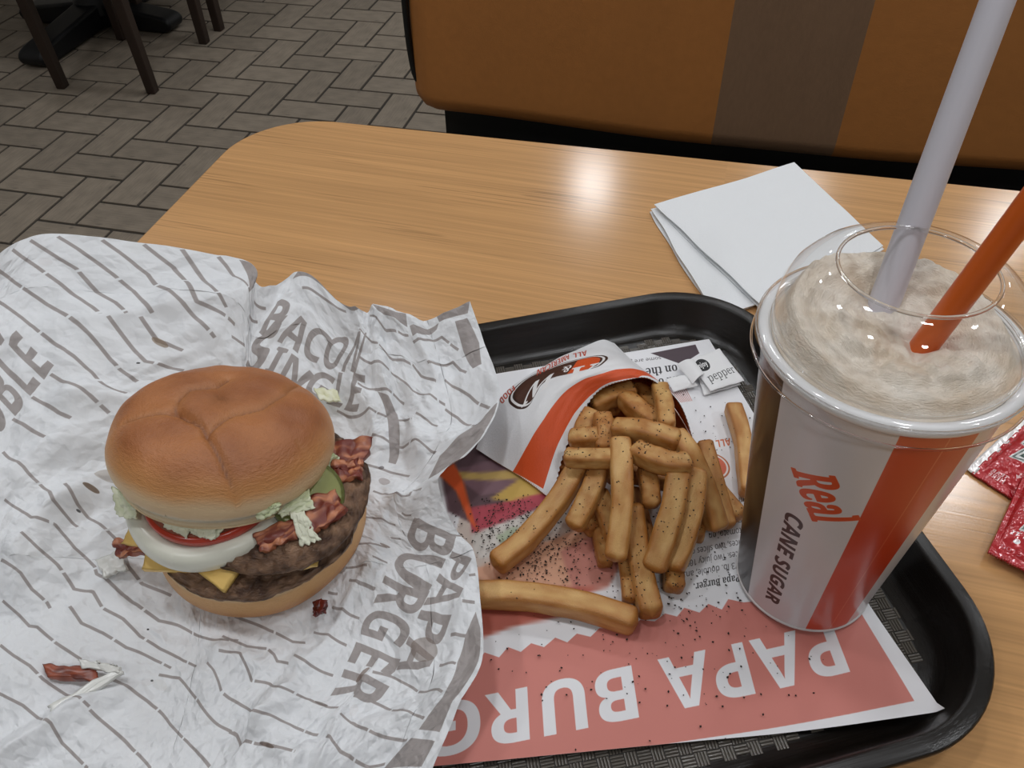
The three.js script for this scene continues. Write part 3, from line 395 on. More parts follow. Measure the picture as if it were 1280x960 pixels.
  const segD = (x, y, L) => { let m = 9; for (let i = 0; i + 1 < L.length; i++) { const ax = L[i][0], ay = L[i][1], bx = L[i + 1][0] - ax, by = L[i + 1][1] - ay, t = clamp(((x - ax) * bx + (y - ay) * by) / (bx * bx + by * by)); m = Math.min(m, Math.hypot(x - ax - t * bx, y - ay - t * by)); } return m; };
  const crinkle = dataTex(512, 512, (u, v) => { const q = 128 + 60 * facet(u * 14, v * 14, 21) + 40 * facet(u * 30, v * 30, 24) + 18 * facet(u * 64, v * 64, 27); return [q, q, q]; }, false); crinkle.repeat.set(2.2, 2.2);
  const geo = gridGeo((s, t) => {
    const p = wrapSurf(s, t);
    let h = 0;
    const edge = Math.min(1, 0.35 + 6 * Math.min(1 - s, t));
    const flatTL = 1 - 0.7 * smooth(0.45, 0.2, s) * smooth(0.2, 0.05, t);
    h += (0.0062 * facet(s * 8 + 3, t * 8, 1) + 0.0036 * facet(s * 16, t * 16 + 5, 2) + 0.0011 * facet(s * 36, t * 36, 3)) * flatTL;
    for (const [L, a, wd] of CREASES) { const d = segD(s, t, L); if (d < wd * 2.2) h += a * Math.max(0, 1 - d / (wd * 2.2)); }
    const bx = p[0] + 0.1831, bz = p[2] + 0.2085, under = smooth(0.046, 0.07, Math.hypot(bx, bz));   // pressed flat below the burger
    h *= 0.15 + 0.85 * under;
    const th = trayHeight(p[0], p[2]), lo = T + Math.max(th + 0.0024, lerp(0.0066, 0.0102, smooth(0.055, 0.08, Math.hypot(bx, bz)))), dy = p[1] + h - lo, y = lo + (dy > 0.003 ? dy : 0.003 * Math.exp(dy / 0.003 - 1));
    return [p[0] + 0.4 * h * edge * noise(s * 9, t * 9, 5), y, p[2] + 0.4 * h * edge * noise(s * 9, t * 9, 8)];
  }, 240, 240);
  const m = mesh('burger_wrapper', geo, phys({ map: tx, roughness: 0.5, side: THREE.DoubleSide, bumpMap: crinkle, bumpScale: 0.0040, specularIntensity: 0.6 }));
  tag(m, 'crumpled white paper burger wrapper with grey stripes and lettering, spread open under the burger', 'wrapper');
}

// ---------- burger ----------
{
  const C = [-0.1831, T + 0.0085, -0.2085];
  const b = group('bacon_cheeseburger', C);
  tag(b, 'double bacon cheeseburger in a glossy bun lying on the open wrapper', 'burger');
  const loc = (p) => [p[0] - C[0], p[1] - C[1], p[2] - C[2]];
  const rgb = (r, g, bl) => { const c = new THREE.Color().setRGB(r / 255, g / 255, bl / 255, THREE.SRGBColorSpace); return [c.r, c.g, c.b]; };
  const mix = (a, c, t) => a.map((v, k) => lerp(v, c[k], clamp(t)));
  const crumb = phys({ vertexColors: true, roughness: 0.5, bumpMap: fineNoise, bumpScale: 0.0006, clearcoat: 0.12, clearcoatRoughness: 0.45 });
  fineNoise.repeat.set(3, 3);
  // lower bun: pale side, browned base, toasted cut face
  {
    const prof = [[0, 0], [0.7, 0], [0.86, 0.001], [0.95, 0.005], [0.99, 0.011], [0.985, 0.016], [0.96, 0.0205], [0.93, 0.0215], [0.6, 0.021], [0, 0.021]];
    mesh('lower_bun', gridGeo((u, v) => { const q = cr1(prof, 1 - v), a = u * Math.PI * 2, r = q[0] * 0.0515 * (1 + 0.02 * noise(Math.cos(a) * 1.5, Math.sin(a) * 1.5, 3)); return [r * Math.sin(a), q[1] + 0.0012 * noise(Math.cos(a) * 1.2, Math.sin(a) * 1.2, q[1] * 60), r * Math.cos(a)]; }, 128, 48,
      (u, v, p) => { const y = p[1], r = Math.hypot(p[0], p[2]) / 0.0515; const side = mix(rgb(196, 138, 84), rgb(226, 178, 122), smooth(0.007, 0.019, y)); const n = 0.5 + 0.5 * noise(p[0] * 160, p[2] * 160, 4); let c = mix(side, rgb(236, 208, 168), smooth(0.0185, 0.021, y)); if (y > 0.0185) c = mix(c, rgb(120, 76, 42), smooth(0.95, 0.9, r) * (0.35 + 0.5 * n)); return c; }), crumb, b);
  }
  const pattyMat = std({ vertexColors: true, roughness: 0.42, bumpMap: fineNoise, bumpScale: 0.0012 });
  const patty = (cx, cz, y, R, th, tx, tz, seed) => mesh('patty', gridGeo((u, v) => {
    const a = u * Math.PI * 2, k = v * Math.PI, prof = [Math.pow(Math.sin(k), 0.42), Math.cos(k)], w = 1 + 0.05 * noise(Math.cos(a) * 2.2 + seed, Math.sin(a) * 2.2, seed) + 0.025 * noise(Math.cos(a) * 7 + seed, Math.sin(a) * 7, v * 4);
    const r = R * prof[0] * w, x = r * Math.sin(a), z = r * Math.cos(a), n = 0.0030 * fbm(x * 170, z * 170, seed + v * 7, 3) + 0.0016 * Math.abs(noise(x * 380, z * 380, v * 12));
    return [cx + x * (1 + n * 6), y + prof[1] * th / 2 + n * 1.2 + tx * x + tz * z, cz + z * (1 + n * 6)];
  }, 220, 64, (u, v, p) => mix(rgb(74, 50, 37), rgb(168, 132, 104), 0.45 + 1.3 * fbm(p[0] * 130, p[2] * 130, p[1] * 200 + seed, 4))), pattyMat, b);
  const P2 = loc([-0.1791,0.7755,-0.2049]), P1 = loc([-0.1673,0.7885,-0.2078]);
  patty(P2[0], P2[2], P2[1], 0.0485, 0.0105, 0, 0, 2);
  patty(P1[0], P1[2], P1[1], 0.043, 0.0105, 0.03, -0.02, 6);
  // cheese
  const cheeseMat = phys({ color: 0xf4cb72, roughness: 0.38, clearcoat: 0.25, clearcoatRoughness: 0.35, bumpMap: fineNoise, bumpScale: 0.0003 });
  const slab4 = (name, a, bb, c, d, th, m, wob = 0.0006, seed = 1, nu = 16) => mesh(name, sheetGeo((u, v) => { const q = bilinear(a, bb, c, d)(u, v); return loc([q[0], q[1] + wob * noise(u * 3 + seed, v * 3, seed), q[2]]); }, nu, nu, th), m, b);
  slab4('cheese_slice', [-0.1729,0.7810,-0.1579], [-0.1676,0.7875,-0.1734], [-0.1894,0.7920,-0.1910], [-0.1999,0.7860,-0.1676], 0.0028, cheeseMat);
  slab4('cheese_slice', [-0.2174,0.7770,-0.1623], [-0.1936,0.7800,-0.1644], [-0.1956,0.7850,-0.1950], [-0.2205,0.7810,-0.1754], 0.0026, cheeseMat, 0.0008, 5);
  slab4('cheese_slice', [-0.1525,0.7860,-0.1702], [-0.1367,0.7840,-0.1780], [-0.1382,0.7880,-0.1881], [-0.1564,0.7900,-0.1799], 0.0024, cheeseMat, 0.001, 8);
  slab4('cheese_slice', [-0.2357,0.7760,-0.1737], [-0.2225,0.7780,-0.1734], [-0.2225,0.7840,-0.1825], [-0.2318,0.7840,-0.1804], 0.0022, cheeseMat, 0.001, 9);
  slab4('cheese_slice', [-0.1484,0.7920,-0.2211], [-0.1435,0.7900,-0.2274], [-0.1485,0.7920,-0.2324], [-0.1532,0.7940,-0.2245], 0.0022, cheeseMat, 0.001, 10);
  // bacon
  const baconCol = (seed) => (u, v, p) => { const s = 0.5 + 1.3 * fbm(u * 1.6 + seed, v * 4, seed, 3); return mix(rgb(120, 42, 26), rgb(214, 140, 100), smooth(0.35, 0.9, s)); };
  const baconMat = phys({ vertexColors: true, roughness: 0.35, clearcoat: 0.4, clearcoatRoughness: 0.3, bumpMap: fineNoise, bumpScale: 0.0002 });
  const bacon = (a, bb, c, d, seed, wob = 0.003) => mesh('bacon_strip', sheetGeo((u, v) => { const q = bilinear(a, bb, c, d)(u, v); return loc([q[0] + 0.0022 * noise(u * 3, v * 3, seed), q[1] + wob * noise(u * 3.2 + seed, v * 1.4, seed) + 0.2 * wob * noise(u * 7, v * 4, seed), q[2] + 0.0022 * noise(v * 3, u * 3, seed + 3)]); }, 34, 22, 0.0024, baconCol(seed)), baconMat, b);
  bacon([-0.1518,0.8000,-0.1979], [-0.1383,0.7990,-0.2102], [-0.1293,0.7970,-0.1997], [-0.1408,0.7970,-0.1855], 3);
  bacon([-0.1561,0.7960,-0.2373], [-0.1336,0.7980,-0.2464], [-0.1325,0.7940,-0.2296], [-0.1463,0.7960,-0.2207], 8, 0.003);
  bacon([-0.1480,0.7980,-0.2258], [-0.1360,0.7970,-0.2324], [-0.1304,0.7950,-0.2211], [-0.1400,0.7960,-0.2182], 13, 0.003);
  bacon([-0.2465,0.7680,-0.1788], [-0.2295,0.7720,-0.1798], [-0.2245,0.7700,-0.1739], [-0.2408,0.7660,-0.1720], 17, 0.003);
  bacon([-0.1653,0.7970,-0.1800], [-0.1493,0.7990,-0.1919], [-0.1460,0.7970,-0.1817], [-0.1592,0.7940,-0.1739], 21, 0.002);
  // pickles
  const pickMat = (e) => phys({ color: e, roughness: 0.25, clearcoat: 0.5, clearcoatRoughness: 0.2, bumpMap: fineNoise, bumpScale: 0.0005 });
  const pickle = (p, R, tx, tz) => { const g = group('pickle_slice', loc(p), 0, b); g.rotation.set(tx, 0, tz);
    mesh('pickle_flesh', new THREE.CylinderGeometry(R * 0.93, R * 0.93, 0.0034, 40), pickMat(0x9aa05c), g); mesh('pickle_skin', lathe([[R * 0.9, -0.0019], [R, -0.0014], [R, 0.0014], [R * 0.9, 0.0019]], 40), pickMat(0x76803c), g); return g; };
  pickle([-0.1504,0.7990,-0.2042], 0.0175, 0.2, -0.45); pickle([-0.1635,0.7960,-0.1938], 0.017, 0.25, -0.1);
  // tomato
  { const g = group('tomato_slice', loc([-0.1942,0.8005,-0.1994]), 0, b); g.rotation.set(0.05, 0, -0.02);
    mesh('tomato_skin', lathe([[0.030, -0.0030], [0.0318, -0.0022], [0.0322, 0], [0.0318, 0.0022], [0.030, 0.0030], [0, 0.003]], 64), phys({ color: 0xc03a22, roughness: 0.28, clearcoat: 0.5, clearcoatRoughness: 0.2 }), g);
    mesh('tomato_flesh', new THREE.CylinderGeometry(0.0302, 0.0302, 0.0066, 48), phys({ color: 0xa8604e, roughness: 0.4, bumpMap: fineNoise, bumpScale: 0.001 }), g); }
  // onion ring
  { const R = 0.0365, g = group('onion_ring', loc([-0.1964,0.7945,-0.2019]), 0, b); g.rotation.set(0.1, 0, -0.03);
    mesh('onion_flesh', gridGeo((u, v) => { const a = u * Math.PI * 2, k = v * Math.PI * 2, rr = R * (1 + 0.03 * noise(Math.cos(a), Math.sin(a), 2)), x = Math.cos(k) * 0.0052, y = Math.sign(Math.sin(k)) * Math.pow(Math.abs(Math.sin(k)), 0.75) * 0.0062; return [(rr + x - y * 0.15) * Math.sin(a), y + 0.0015 * noise(Math.cos(a) * 1.5, Math.sin(a) * 1.5, 7), (rr + x - y * 0.15) * Math.cos(a)]; }, 120, 24),
      phys({ color: 0xe8e8da, roughness: 0.36, clearcoat: 0.35, clearcoatRoughness: 0.25 }), g); }
  // lettuce
  const lettuceMat = phys({ vertexColors: true, roughness: 0.4, side: THREE.DoubleSide, clearcoat: 0.2, clearcoatRoughness: 0.3 });
  const lettuce = (a, bb, c, d, seed, pale = 0.5, wob = 0.003) => mesh('lettuce_shred', sheetGeo((u, v) => { const q = bilinear(a, bb, c, d)(u, v); return loc([q[0] + 0.001 * noise(u * 2.5, v * 2.5, seed) + 0.0011 * noise(u * 7, v * 6, seed + 9), q[1] + 0.4 * wob * noise(u * 2.2 + seed, v * 1.6, seed), q[2] + 0.0012 * noise(v * 2.5, u * 2.5, seed + 2) + 0.0011 * noise(u * 7, v * 7, seed + 5)]); }, 26, 20, 0.0008, (u, v) => mix(rgb(176, 194, 128), rgb(232, 234, 212), pale + 0.6 * fbm(u * 3, v * 3, seed, 3) + 0.3 * v)), lettuceMat, b);
  lettuce([-0.1508,0.8020,-0.2157], [-0.1469,0.8020,-0.2287], [-0.1443,0.7980,-0.2287], [-0.1488,0.7970,-0.2154], 2, 0.35);
  lettuce([-0.1605,0.8040,-0.1915], [-0.1476,0.8050,-0.2033], [-0.1423,0.8020,-0.1967], [-0.1549,0.8020,-0.1884], 4, 0.45);
  lettuce([-0.1519,0.8030,-0.1910], [-0.1461,0.8020,-0.1931], [-0.1361,0.7950,-0.1845], [-0.1439,0.7940,-0.1808], 6, 0.95, 0.0015);
  lettuce([-0.2069,0.8070,-0.1756], [-0.1901,0.8070,-0.1750], [-0.1899,0.8020,-0.1691], [-0.2018,0.8020,-0.1708], 8, 0.9);
  lettuce([-0.1933,0.8070,-0.1751], [-0.1788,0.8080,-0.1776], [-0.1785,0.8020,-0.1708], [-0.1894,0.8020,-0.1709], 10, 0.8);
  lettuce([-0.1829,0.8080,-0.1780], [-0.1733,0.8090,-0.1808], [-0.1759,0.8040,-0.1743], [-0.1798,0.8010,-0.1712], 12, 0.6);
  lettuce([-0.1743,0.8090,-0.1814], [-0.1646,0.8100,-0.1855], [-0.1655,0.8060,-0.1821], [-0.1706,0.8040,-0.1789], 14, 0.5);
  lettuce([-0.2354,0.8070,-0.1840], [-0.2205,0.8090,-0.1778], [-0.2157,0.8040,-0.1714], [-0.2291,0.8010,-0.1743], 16, 0.6);
  lettuce([-0.1636,0.8110,-0.1840], [-0.1536,0.8120,-0.1891], [-0.1540,0.8090,-0.1851], [-0.1618,0.8070,-0.1813], 18, 0.3);
  // filling hidden under the crown: shredded lettuce bed
  mesh('lettuce_bed', gridGeo((u, v) => { const a = u * Math.PI * 2, k = v * Math.PI, r = 0.043 * Math.pow(Math.sin(k), 0.5) * (1 + 0.12 * noise(Math.cos(a) * 4, Math.sin(a) * 4, 5)); const x = r * Math.sin(a), z = r * Math.cos(a); return [-0.0135 + x, 0.0515 + 0.0035 * Math.cos(k) + 0.002 * noise(x * 200, z * 200, 1) + 0.10 * z, -0.012 + z]; }, 80, 24, (u, v, p) => mix(rgb(186, 196, 140), rgb(226, 226, 200), 0.5 + fbm(p[0] * 200, p[2] * 200, 1, 3))), lettuceMat, b);
  // crown of the bun: polar grid, top brown and shiny, pale towards the cut
  {
    const n = new THREE.Vector3(0.08, 1, -0.25).normalize(), A = n.clone().cross(new THREE.Vector3(0, 0, 1)).normalize(), B = A.clone().cross(n), R = 0.051, Cn = V(loc([-0.1967, T + 0.066, -0.2180]));
    const CR = [[[[-0.2603,0.2625],[-0.1091,0.3386],[0.0543,0.4031],[0.2136,0.5476],[0.3485,0.6554],[0.4423,0.7329],[0.5287,0.7885],[0.5695,0.8141]], 0.0022, 0.05], [[[-0.6823,0.4171],[-0.4878,0.3469],[-0.2482,0.2828],[-0.1144,0.3293]], 0.0013, 0.06], [[[-0.2881,0.2676],[-0.3461,0.1194],[-0.3364,-0.0495],[-0.1395,-0.1913],[-0.1213,-0.3615]], 0.0018, 0.07], [[[0.1305,0.4877],[0.1747,0.2833],[0.2131,0.1584],[0.3777,-0.0543],[0.4413,-0.3729],[0.4119,-0.7107]], 0.0016, 0.07], [[[0.8185,0.1797],[0.9192,0.1910]], 0.0006, 0.03]];
    const dist = (x, y, L) => { let m = 9; for (let i = 0; i + 1 < L.length; i++) { const ax = L[i][0], ay = L[i][1], bx = L[i + 1][0] - ax, by = L[i + 1][1] - ay, t = clamp(((x - ax) * bx + (y - ay) * by) / (bx * bx + by * by)); m = Math.min(m, Math.hypot(x - ax - t * bx, y - ay - t * by)); } return m; };
    const prof = [[0, 0.0262], [0.3, 0.0258], [0.55, 0.0237], [0.78, 0.0195], [0.92, 0.0135], [0.985, 0.007], [1, 0.0015], [0.985, -0.003], [0.95, -0.0055], [0.93, -0.0060], [0.935, -0.0070], [0.94, -0.0082], [0.92, -0.0102], [0.84, -0.0115], [0, -0.0115]];
    const info = [];
    const g = gridGeo((u, v) => {
      const a = u * Math.PI * 2, q = cr1(prof, v * 0.9999), x0 = q[0] * Math.sin(a), z0 = q[0] * Math.cos(a);
      const w = 1 + 0.018 * noise(Math.sin(a) * 1.6, Math.cos(a) * 1.6, 11); let h = q[1], dn = 0, pale = 0, core = 0;
      const upper = smooth(0.5, 0.36, v);
      h += upper * (0.0022 * noise(x0 * 1.7, z0 * 1.7, 4) + 0.0007 * noise(x0 * 5, z0 * 5, 9));
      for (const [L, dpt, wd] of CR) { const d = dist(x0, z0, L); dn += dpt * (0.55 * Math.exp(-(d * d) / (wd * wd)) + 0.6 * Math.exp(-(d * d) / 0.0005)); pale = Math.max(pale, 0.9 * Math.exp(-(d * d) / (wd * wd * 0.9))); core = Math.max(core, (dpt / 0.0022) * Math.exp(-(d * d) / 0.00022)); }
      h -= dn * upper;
      const mid = smooth(0.47, 0.53, v) * smooth(0.75, 0.68, v), rag = 0.012 * mid * noise(a * 9, v * 30, 3);
      const rr = R * (w + rag);
      info.push([v, pale * upper, x0, z0, core * upper]);
      const p = Cn.clone().addScaledVector(A, x0 * rr).addScaledVector(B, z0 * rr).addScaledVector(n, h); return [p.x, p.y, p.z];
    }, 220, 150, () => { const [v, pale, x0, z0, core] = info[info.length - 1]; const k = noise(x0 * 2.2, z0 * 2.2, 20), k2 = fbm(x0 * 14, z0 * 14, 6, 3);
      let c = mix(rgb(150, 88, 46), rgb(182, 116, 66), 0.5 + 0.8 * k + 0.3 * k2); const ang = Math.atan2(x0, z0);
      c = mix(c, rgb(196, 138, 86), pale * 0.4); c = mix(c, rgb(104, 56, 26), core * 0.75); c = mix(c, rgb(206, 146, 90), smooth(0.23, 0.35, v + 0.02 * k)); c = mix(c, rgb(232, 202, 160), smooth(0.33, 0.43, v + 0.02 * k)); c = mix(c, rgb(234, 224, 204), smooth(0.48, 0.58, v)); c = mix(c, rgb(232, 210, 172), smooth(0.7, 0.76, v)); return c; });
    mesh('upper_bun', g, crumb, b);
  }
}

// ---------- scraps on the wrapper ----------
{
  const wp = (p, dy = 0.0015) => [p[0], p[1] + dy, p[2]];
  const scrap = (name, label, cat, pts, th, color, rough = 0.4, seed = 1, wob = 0.0015, parts) => {
    const c = pts[0].map((_, k) => (pts[0][k] + pts[2][k]) / 2), g = sheetGeo((u, v) => { const q = bilinear(...pts)(u, v); return [q[0] - c[0] + 0.0012 * noise(u * 3, v * 2, seed), q[1] - c[1] + wob * 0.6 * noise(u * 3 + seed, v * 2, seed), q[2] - c[2] + 0.0016 * noise(v * 2, u * 4, seed + 3)]; }, 24, 10, th, color.length === 3 && typeof color[0] === 'number' ? null : color);
    const m = mesh(name, g, phys(Array.isArray(color) ? {} : { color: 0xffffff, vertexColors: true, roughness: rough, clearcoat: 0.3, clearcoatRoughness: 0.3 })); m.position.set(...c); tag(m, label, cat); return m;
  };
  const col = (a, b, s) => { const A = lin(a), B = lin(b); return (u, v) => { const t = clamp(0.5 + 1.3 * fbm(u * 4 + s, v * 3, s, 3)); return [lerp(A.r, B.r, t), lerp(A.g, B.g, t), lerp(A.b, B.b, t)]; }; };
  scrap('bacon_bit', 'crisp brown bacon fragment lying near the lower left of the wrapper', 'bacon', [[-0.2468,0.7580,-0.1179], [-0.2243,0.7580,-0.1223], [-0.2177,0.7580,-0.1170], [-0.2406,0.7580,-0.1132]], 0.003, col('#5a1c0e', '#a85436', 2), 0.35, 2);
  scrap('bacon_bit', 'small dark red bacon crumb beside the front right of the lower bun', 'bacon', [[-0.1423,0.7560,-0.1756], [-0.1382,0.7560,-0.1774], [-0.1360,0.7560,-0.1710], [-0.1395,0.7560,-0.1698]], 0.003, col('#3c0f0a', '#7c2416', 4), 0.3, 5);
  scrap('onion_sliver', 'long translucent white onion sliver crossing under the bacon fragment', 'onion', [[-0.2332,0.7580,-0.1017], [-0.2124,0.7600,-0.1236], [-0.2085,0.7600,-0.1218], [-0.2286,0.7580,-0.0996]], 0.0016, col('#dcdcd6', '#eeeeea', 5), 0.25, 6, 0.001);
  scrap('onion_sliver', 'short translucent white onion sliver at the right end of the bacon fragment', 'onion', [[-0.2315,0.7610,-0.1229], [-0.2115,0.7610,-0.1240], [-0.2103,0.7600,-0.1214], [-0.2279,0.7600,-0.1204]], 0.0016, col('#dcdcd6', '#eeeeea', 6), 0.25, 7, 0.001);
  scrap('lettuce_scrap', 'pale green lettuce scrap left of the upper bun', 'lettuce', [[-0.3110,0.7620,-0.2384], [-0.2949,0.7620,-0.2407], [-0.2911,0.7620,-0.2355], [-0.3028,0.7620,-0.2329]], 0.001, col('#b6c48c', '#e4ead0', 3), 0.4, 9);
  scrap('lettuce_scrap', 'pale yellowish lettuce scrap behind the right of the upper bun', 'lettuce', [[-0.1941,0.7670,-0.2998], [-0.1801,0.7680,-0.2998], [-0.1734,0.7670,-0.2924], [-0.1866,0.7670,-0.2914]], 0.001, col('#d6d6a8', '#eeeed8', 4), 0.4, 11);
  scrap('onion_sliver', 'whitish minced onion clump left of the onion ring on the wrapper', 'onion', [[-0.2564,0.7580,-0.1721], [-0.2459,0.7600,-0.1778], [-0.2378,0.7580,-0.1707], [-0.2474,0.7570,-0.1645]], 0.002, col('#d8d8d2', '#eeeeea', 7), 0.3, 12, 0.002);
}

// ---------- fries in their paper sleeve ----------
const bagG = crSurf([[[-0.0940,0.7520,-0.2877],[-0.0922,0.7580,-0.3082],[-0.0828,0.7640,-0.3287],[-0.0636,0.7670,-0.3514],[-0.0486,0.7640,-0.3712],[-0.0388,0.7580,-0.3872],[-0.0311,0.7520,-0.3927]],
  [[-0.0808,0.7520,-0.2810],[-0.0770,0.7670,-0.2985],[-0.0678,0.7760,-0.3189],[-0.0496,0.7800,-0.3380],[-0.0351,0.7760,-0.3561],[-0.0238,0.7640,-0.3700],[-0.0169,0.7520,-0.3774]],
  [[-0.0681,0.7520,-0.2751],[-0.0629,0.7720,-0.2920],[-0.0538,0.7840,-0.3118],[-0.0375,0.7890,-0.3262],[-0.0230,0.7840,-0.3422],[-0.0109,0.7700,-0.3540],[-0.0024,0.7520,-0.3624]],
  [[-0.0565,0.7520,-0.2687],[-0.0521,0.7700,-0.2891],[-0.0429,0.7830,-0.3127],[-0.0276,0.7890,-0.3251],[-0.0123,0.7860,-0.3343],[0.0034,0.7720,-0.3394],[0.0129,0.7520,-0.3411]],
  [[-0.0455,0.7520,-0.2618],[-0.0431,0.7660,-0.2882],[-0.0335,0.7800,-0.3153],[-0.0185,0.7870,-0.3241],[-0.0033,0.7860,-0.3285],[0.0133,0.7740,-0.3253],[0.0242,0.7520,-0.3200]]]);
{
  const g = group('fry_sleeve', bagG(0.5, 0.5).map((v, k) => (k === 1 ? T : v))), o = g.position.toArray();
  tag(g, 'white paper fry sleeve with an orange band lying on the tray, spilling fries', 'fry sleeve');
  const tx = canvasTex(1024, 1024, (c, w, h) => {
    c.fillStyle = '#ececee'; c.fillRect(0, 0, w, h);
    poly(c, w, h, [[0.0000,0.4578],[0.1078,0.5287],[0.2106,0.5806],[0.3370,0.6177],[0.4254,0.6420],[0.4961,0.6902],[0.6560,0.7168],[0.8063,0.6500],[0.8063,0.7938],[0.8568,0.8037],[0.9255,0.5921],[0.5813,1.0000],[0.4504,0.9553],[0.3490,0.9725],[0.2600,0.9038],[0.1689,0.8807],[0.0114,0.8599]], '#dc5420');
    const q = (a) => a, A = [0.2777,0.2486], Bq = [0.6339,0.4615];
    // oval badge
    const bad = [[0.2714,0.0965],[0.3199,0.0585],[0.3883,0.0439],[0.4559,0.1269],[0.5462,0.2356],[0.6290,0.2861],[0.6421,0.3552],[0.6025,0.4463],[0.5231,0.5161],[0.4421,0.4181],[0.3966,0.3030],[0.3494,0.2954],[0.2831,0.3530],[0.2419,0.3485],[0.2323,0.2585],[0.2453,0.1580]];
    const scaled = (k) => { const cx = bad.reduce((s, p) => s + p[0], 0) / bad.length, cy = bad.reduce((s, p) => s + p[1], 0) / bad.length; return bad.map(([x, y]) => [cx + (x - cx) * k, cy + (y - cy) * k]); };
    const rr = (pts, f) => { c.beginPath(); const n = pts.length, m = (a, b) => [(a[0] + b[0]) / 2 * w, (a[1] + b[1]) / 2 * h]; c.moveTo(...m(pts[n - 1], pts[0])); for (let i = 0; i < n; i++) c.quadraticCurveTo(pts[i][0] * w, pts[i][1] * h, ...m(pts[i], pts[(i + 1) % n])); c.fillStyle = f; c.fill(); };
    rr(scaled(1.05), '#3a2119'); rr(scaled(0.99), '#f0eeee'); rr(scaled(0.93), '#3a2119'); c.save(); rr(scaled(0.88), '#4a2a1e'); c.clip(); poly(c, w, h, [[0.6967,0.0000],[0.9178,0.0446],[0.4924,0.8324],[0.3664,0.4737],[0.4750,0.3205]], '#d9521f'); c.restore();
    lettering(c, w, h, 'A', 'italic bold $ serif', [0.5731,0.4412], [0.4763,0.3273], [0.4535,0.6729], '#f0eeee'); lettering(c, w, h, '&', 'bold $ serif', [0.4959,0.2715], [0.4687,0.2259], [0.4527,0.3557], '#f0eeee'); lettering(c, w, h, 'W', 'italic bold $ serif', [0.4537,0.2706], [0.3406,0.1703], [0.3616,0.4113], '#f0eeee');
    lettering(c, w, h, 'ALL', 'bold $ sans-serif', [0.6405,0.1058], [0.5861,0.0497], [0.5919,0.2208], '#c4432a'); lettering(c, w, h, 'AMERICAN', 'bold $ sans-serif', [0.5739,0.0270], [0.4362,0.0000], [0.5339,0.1443], '#c4432a'); lettering(c, w, h, 'FOOD', 'bold $ sans-serif', [0.3427,0.0000], [0.2533,0.0000], [0.3202,0.0765], '#c4432a');
    c.strokeStyle = 'rgba(150,150,155,0.5)'; c.lineWidth = 2;
  });
  const paper = phys({ map: tx, roughness: 0.42, side: THREE.DoubleSide, bumpMap: fineNoise, bumpScale: 0.0003 });
  const shape = (s, t, off = 0) => { const p = bagG(s, t); const wr = 0.0011 * noise(s * 5, t * 5, 3) + 0.0006 * noise(s * 12, t * 10, 7); return [p[0] - o[0], p[1] - o[1] + wr * Math.sin(Math.PI * s) - off, p[2] - o[2]]; };
  mesh('front_panel', gridGeo((s, t, i, j) => { const tt = t + (j === 90 ? (i % 2 ? 0.012 : -0.008) : 0); const a = shape(s, Math.min(tt, 1)); if (tt > 1) { const b2 = shape(s, 0.97); return a.map((v, k) => v + (v - b2[k]) * 0.35); } return a; }, 120, 90), paper, g);
  mesh('lining', gridGeo((s, t) => { const p = shape(s, 0.1 + t * 0.88, 0.0012 * Math.sin(Math.PI * s)); return p; }, 50, 40), std({ color: 0xc9702f, roughness: 0.7, side: THREE.DoubleSide }), g);
  mesh('rear_panel', gridGeo((s, t) => { const a = shape(0, t), b2 = shape(1, t), p = a.map((v, k) => lerp(v, b2[k], s)); return [p[0], 0.0098 + 0.0004 * noise(s * 6, t * 6, 2), p[2]]; }, 40, 40), std({ color: 0xd98a4a, roughness: 0.6, side: THREE.DoubleSide }), g);
  mesh('closed_end', gridGeo((s, t) => { const p = shape(s, 0); return [p[0], lerp(0.0098, p[1], t), p[2]]; }, 40, 6), std({ color: 0xe8e8ea, roughness: 0.5, side: THREE.DoubleSide }), g);
}
const fryMat = phys({ vertexColors: true, roughness: 0.42, bumpMap: fineNoise, bumpScale: 0.0004, clearcoat: 0.15, clearcoatRoughness: 0.35 });
const FRIES = [];
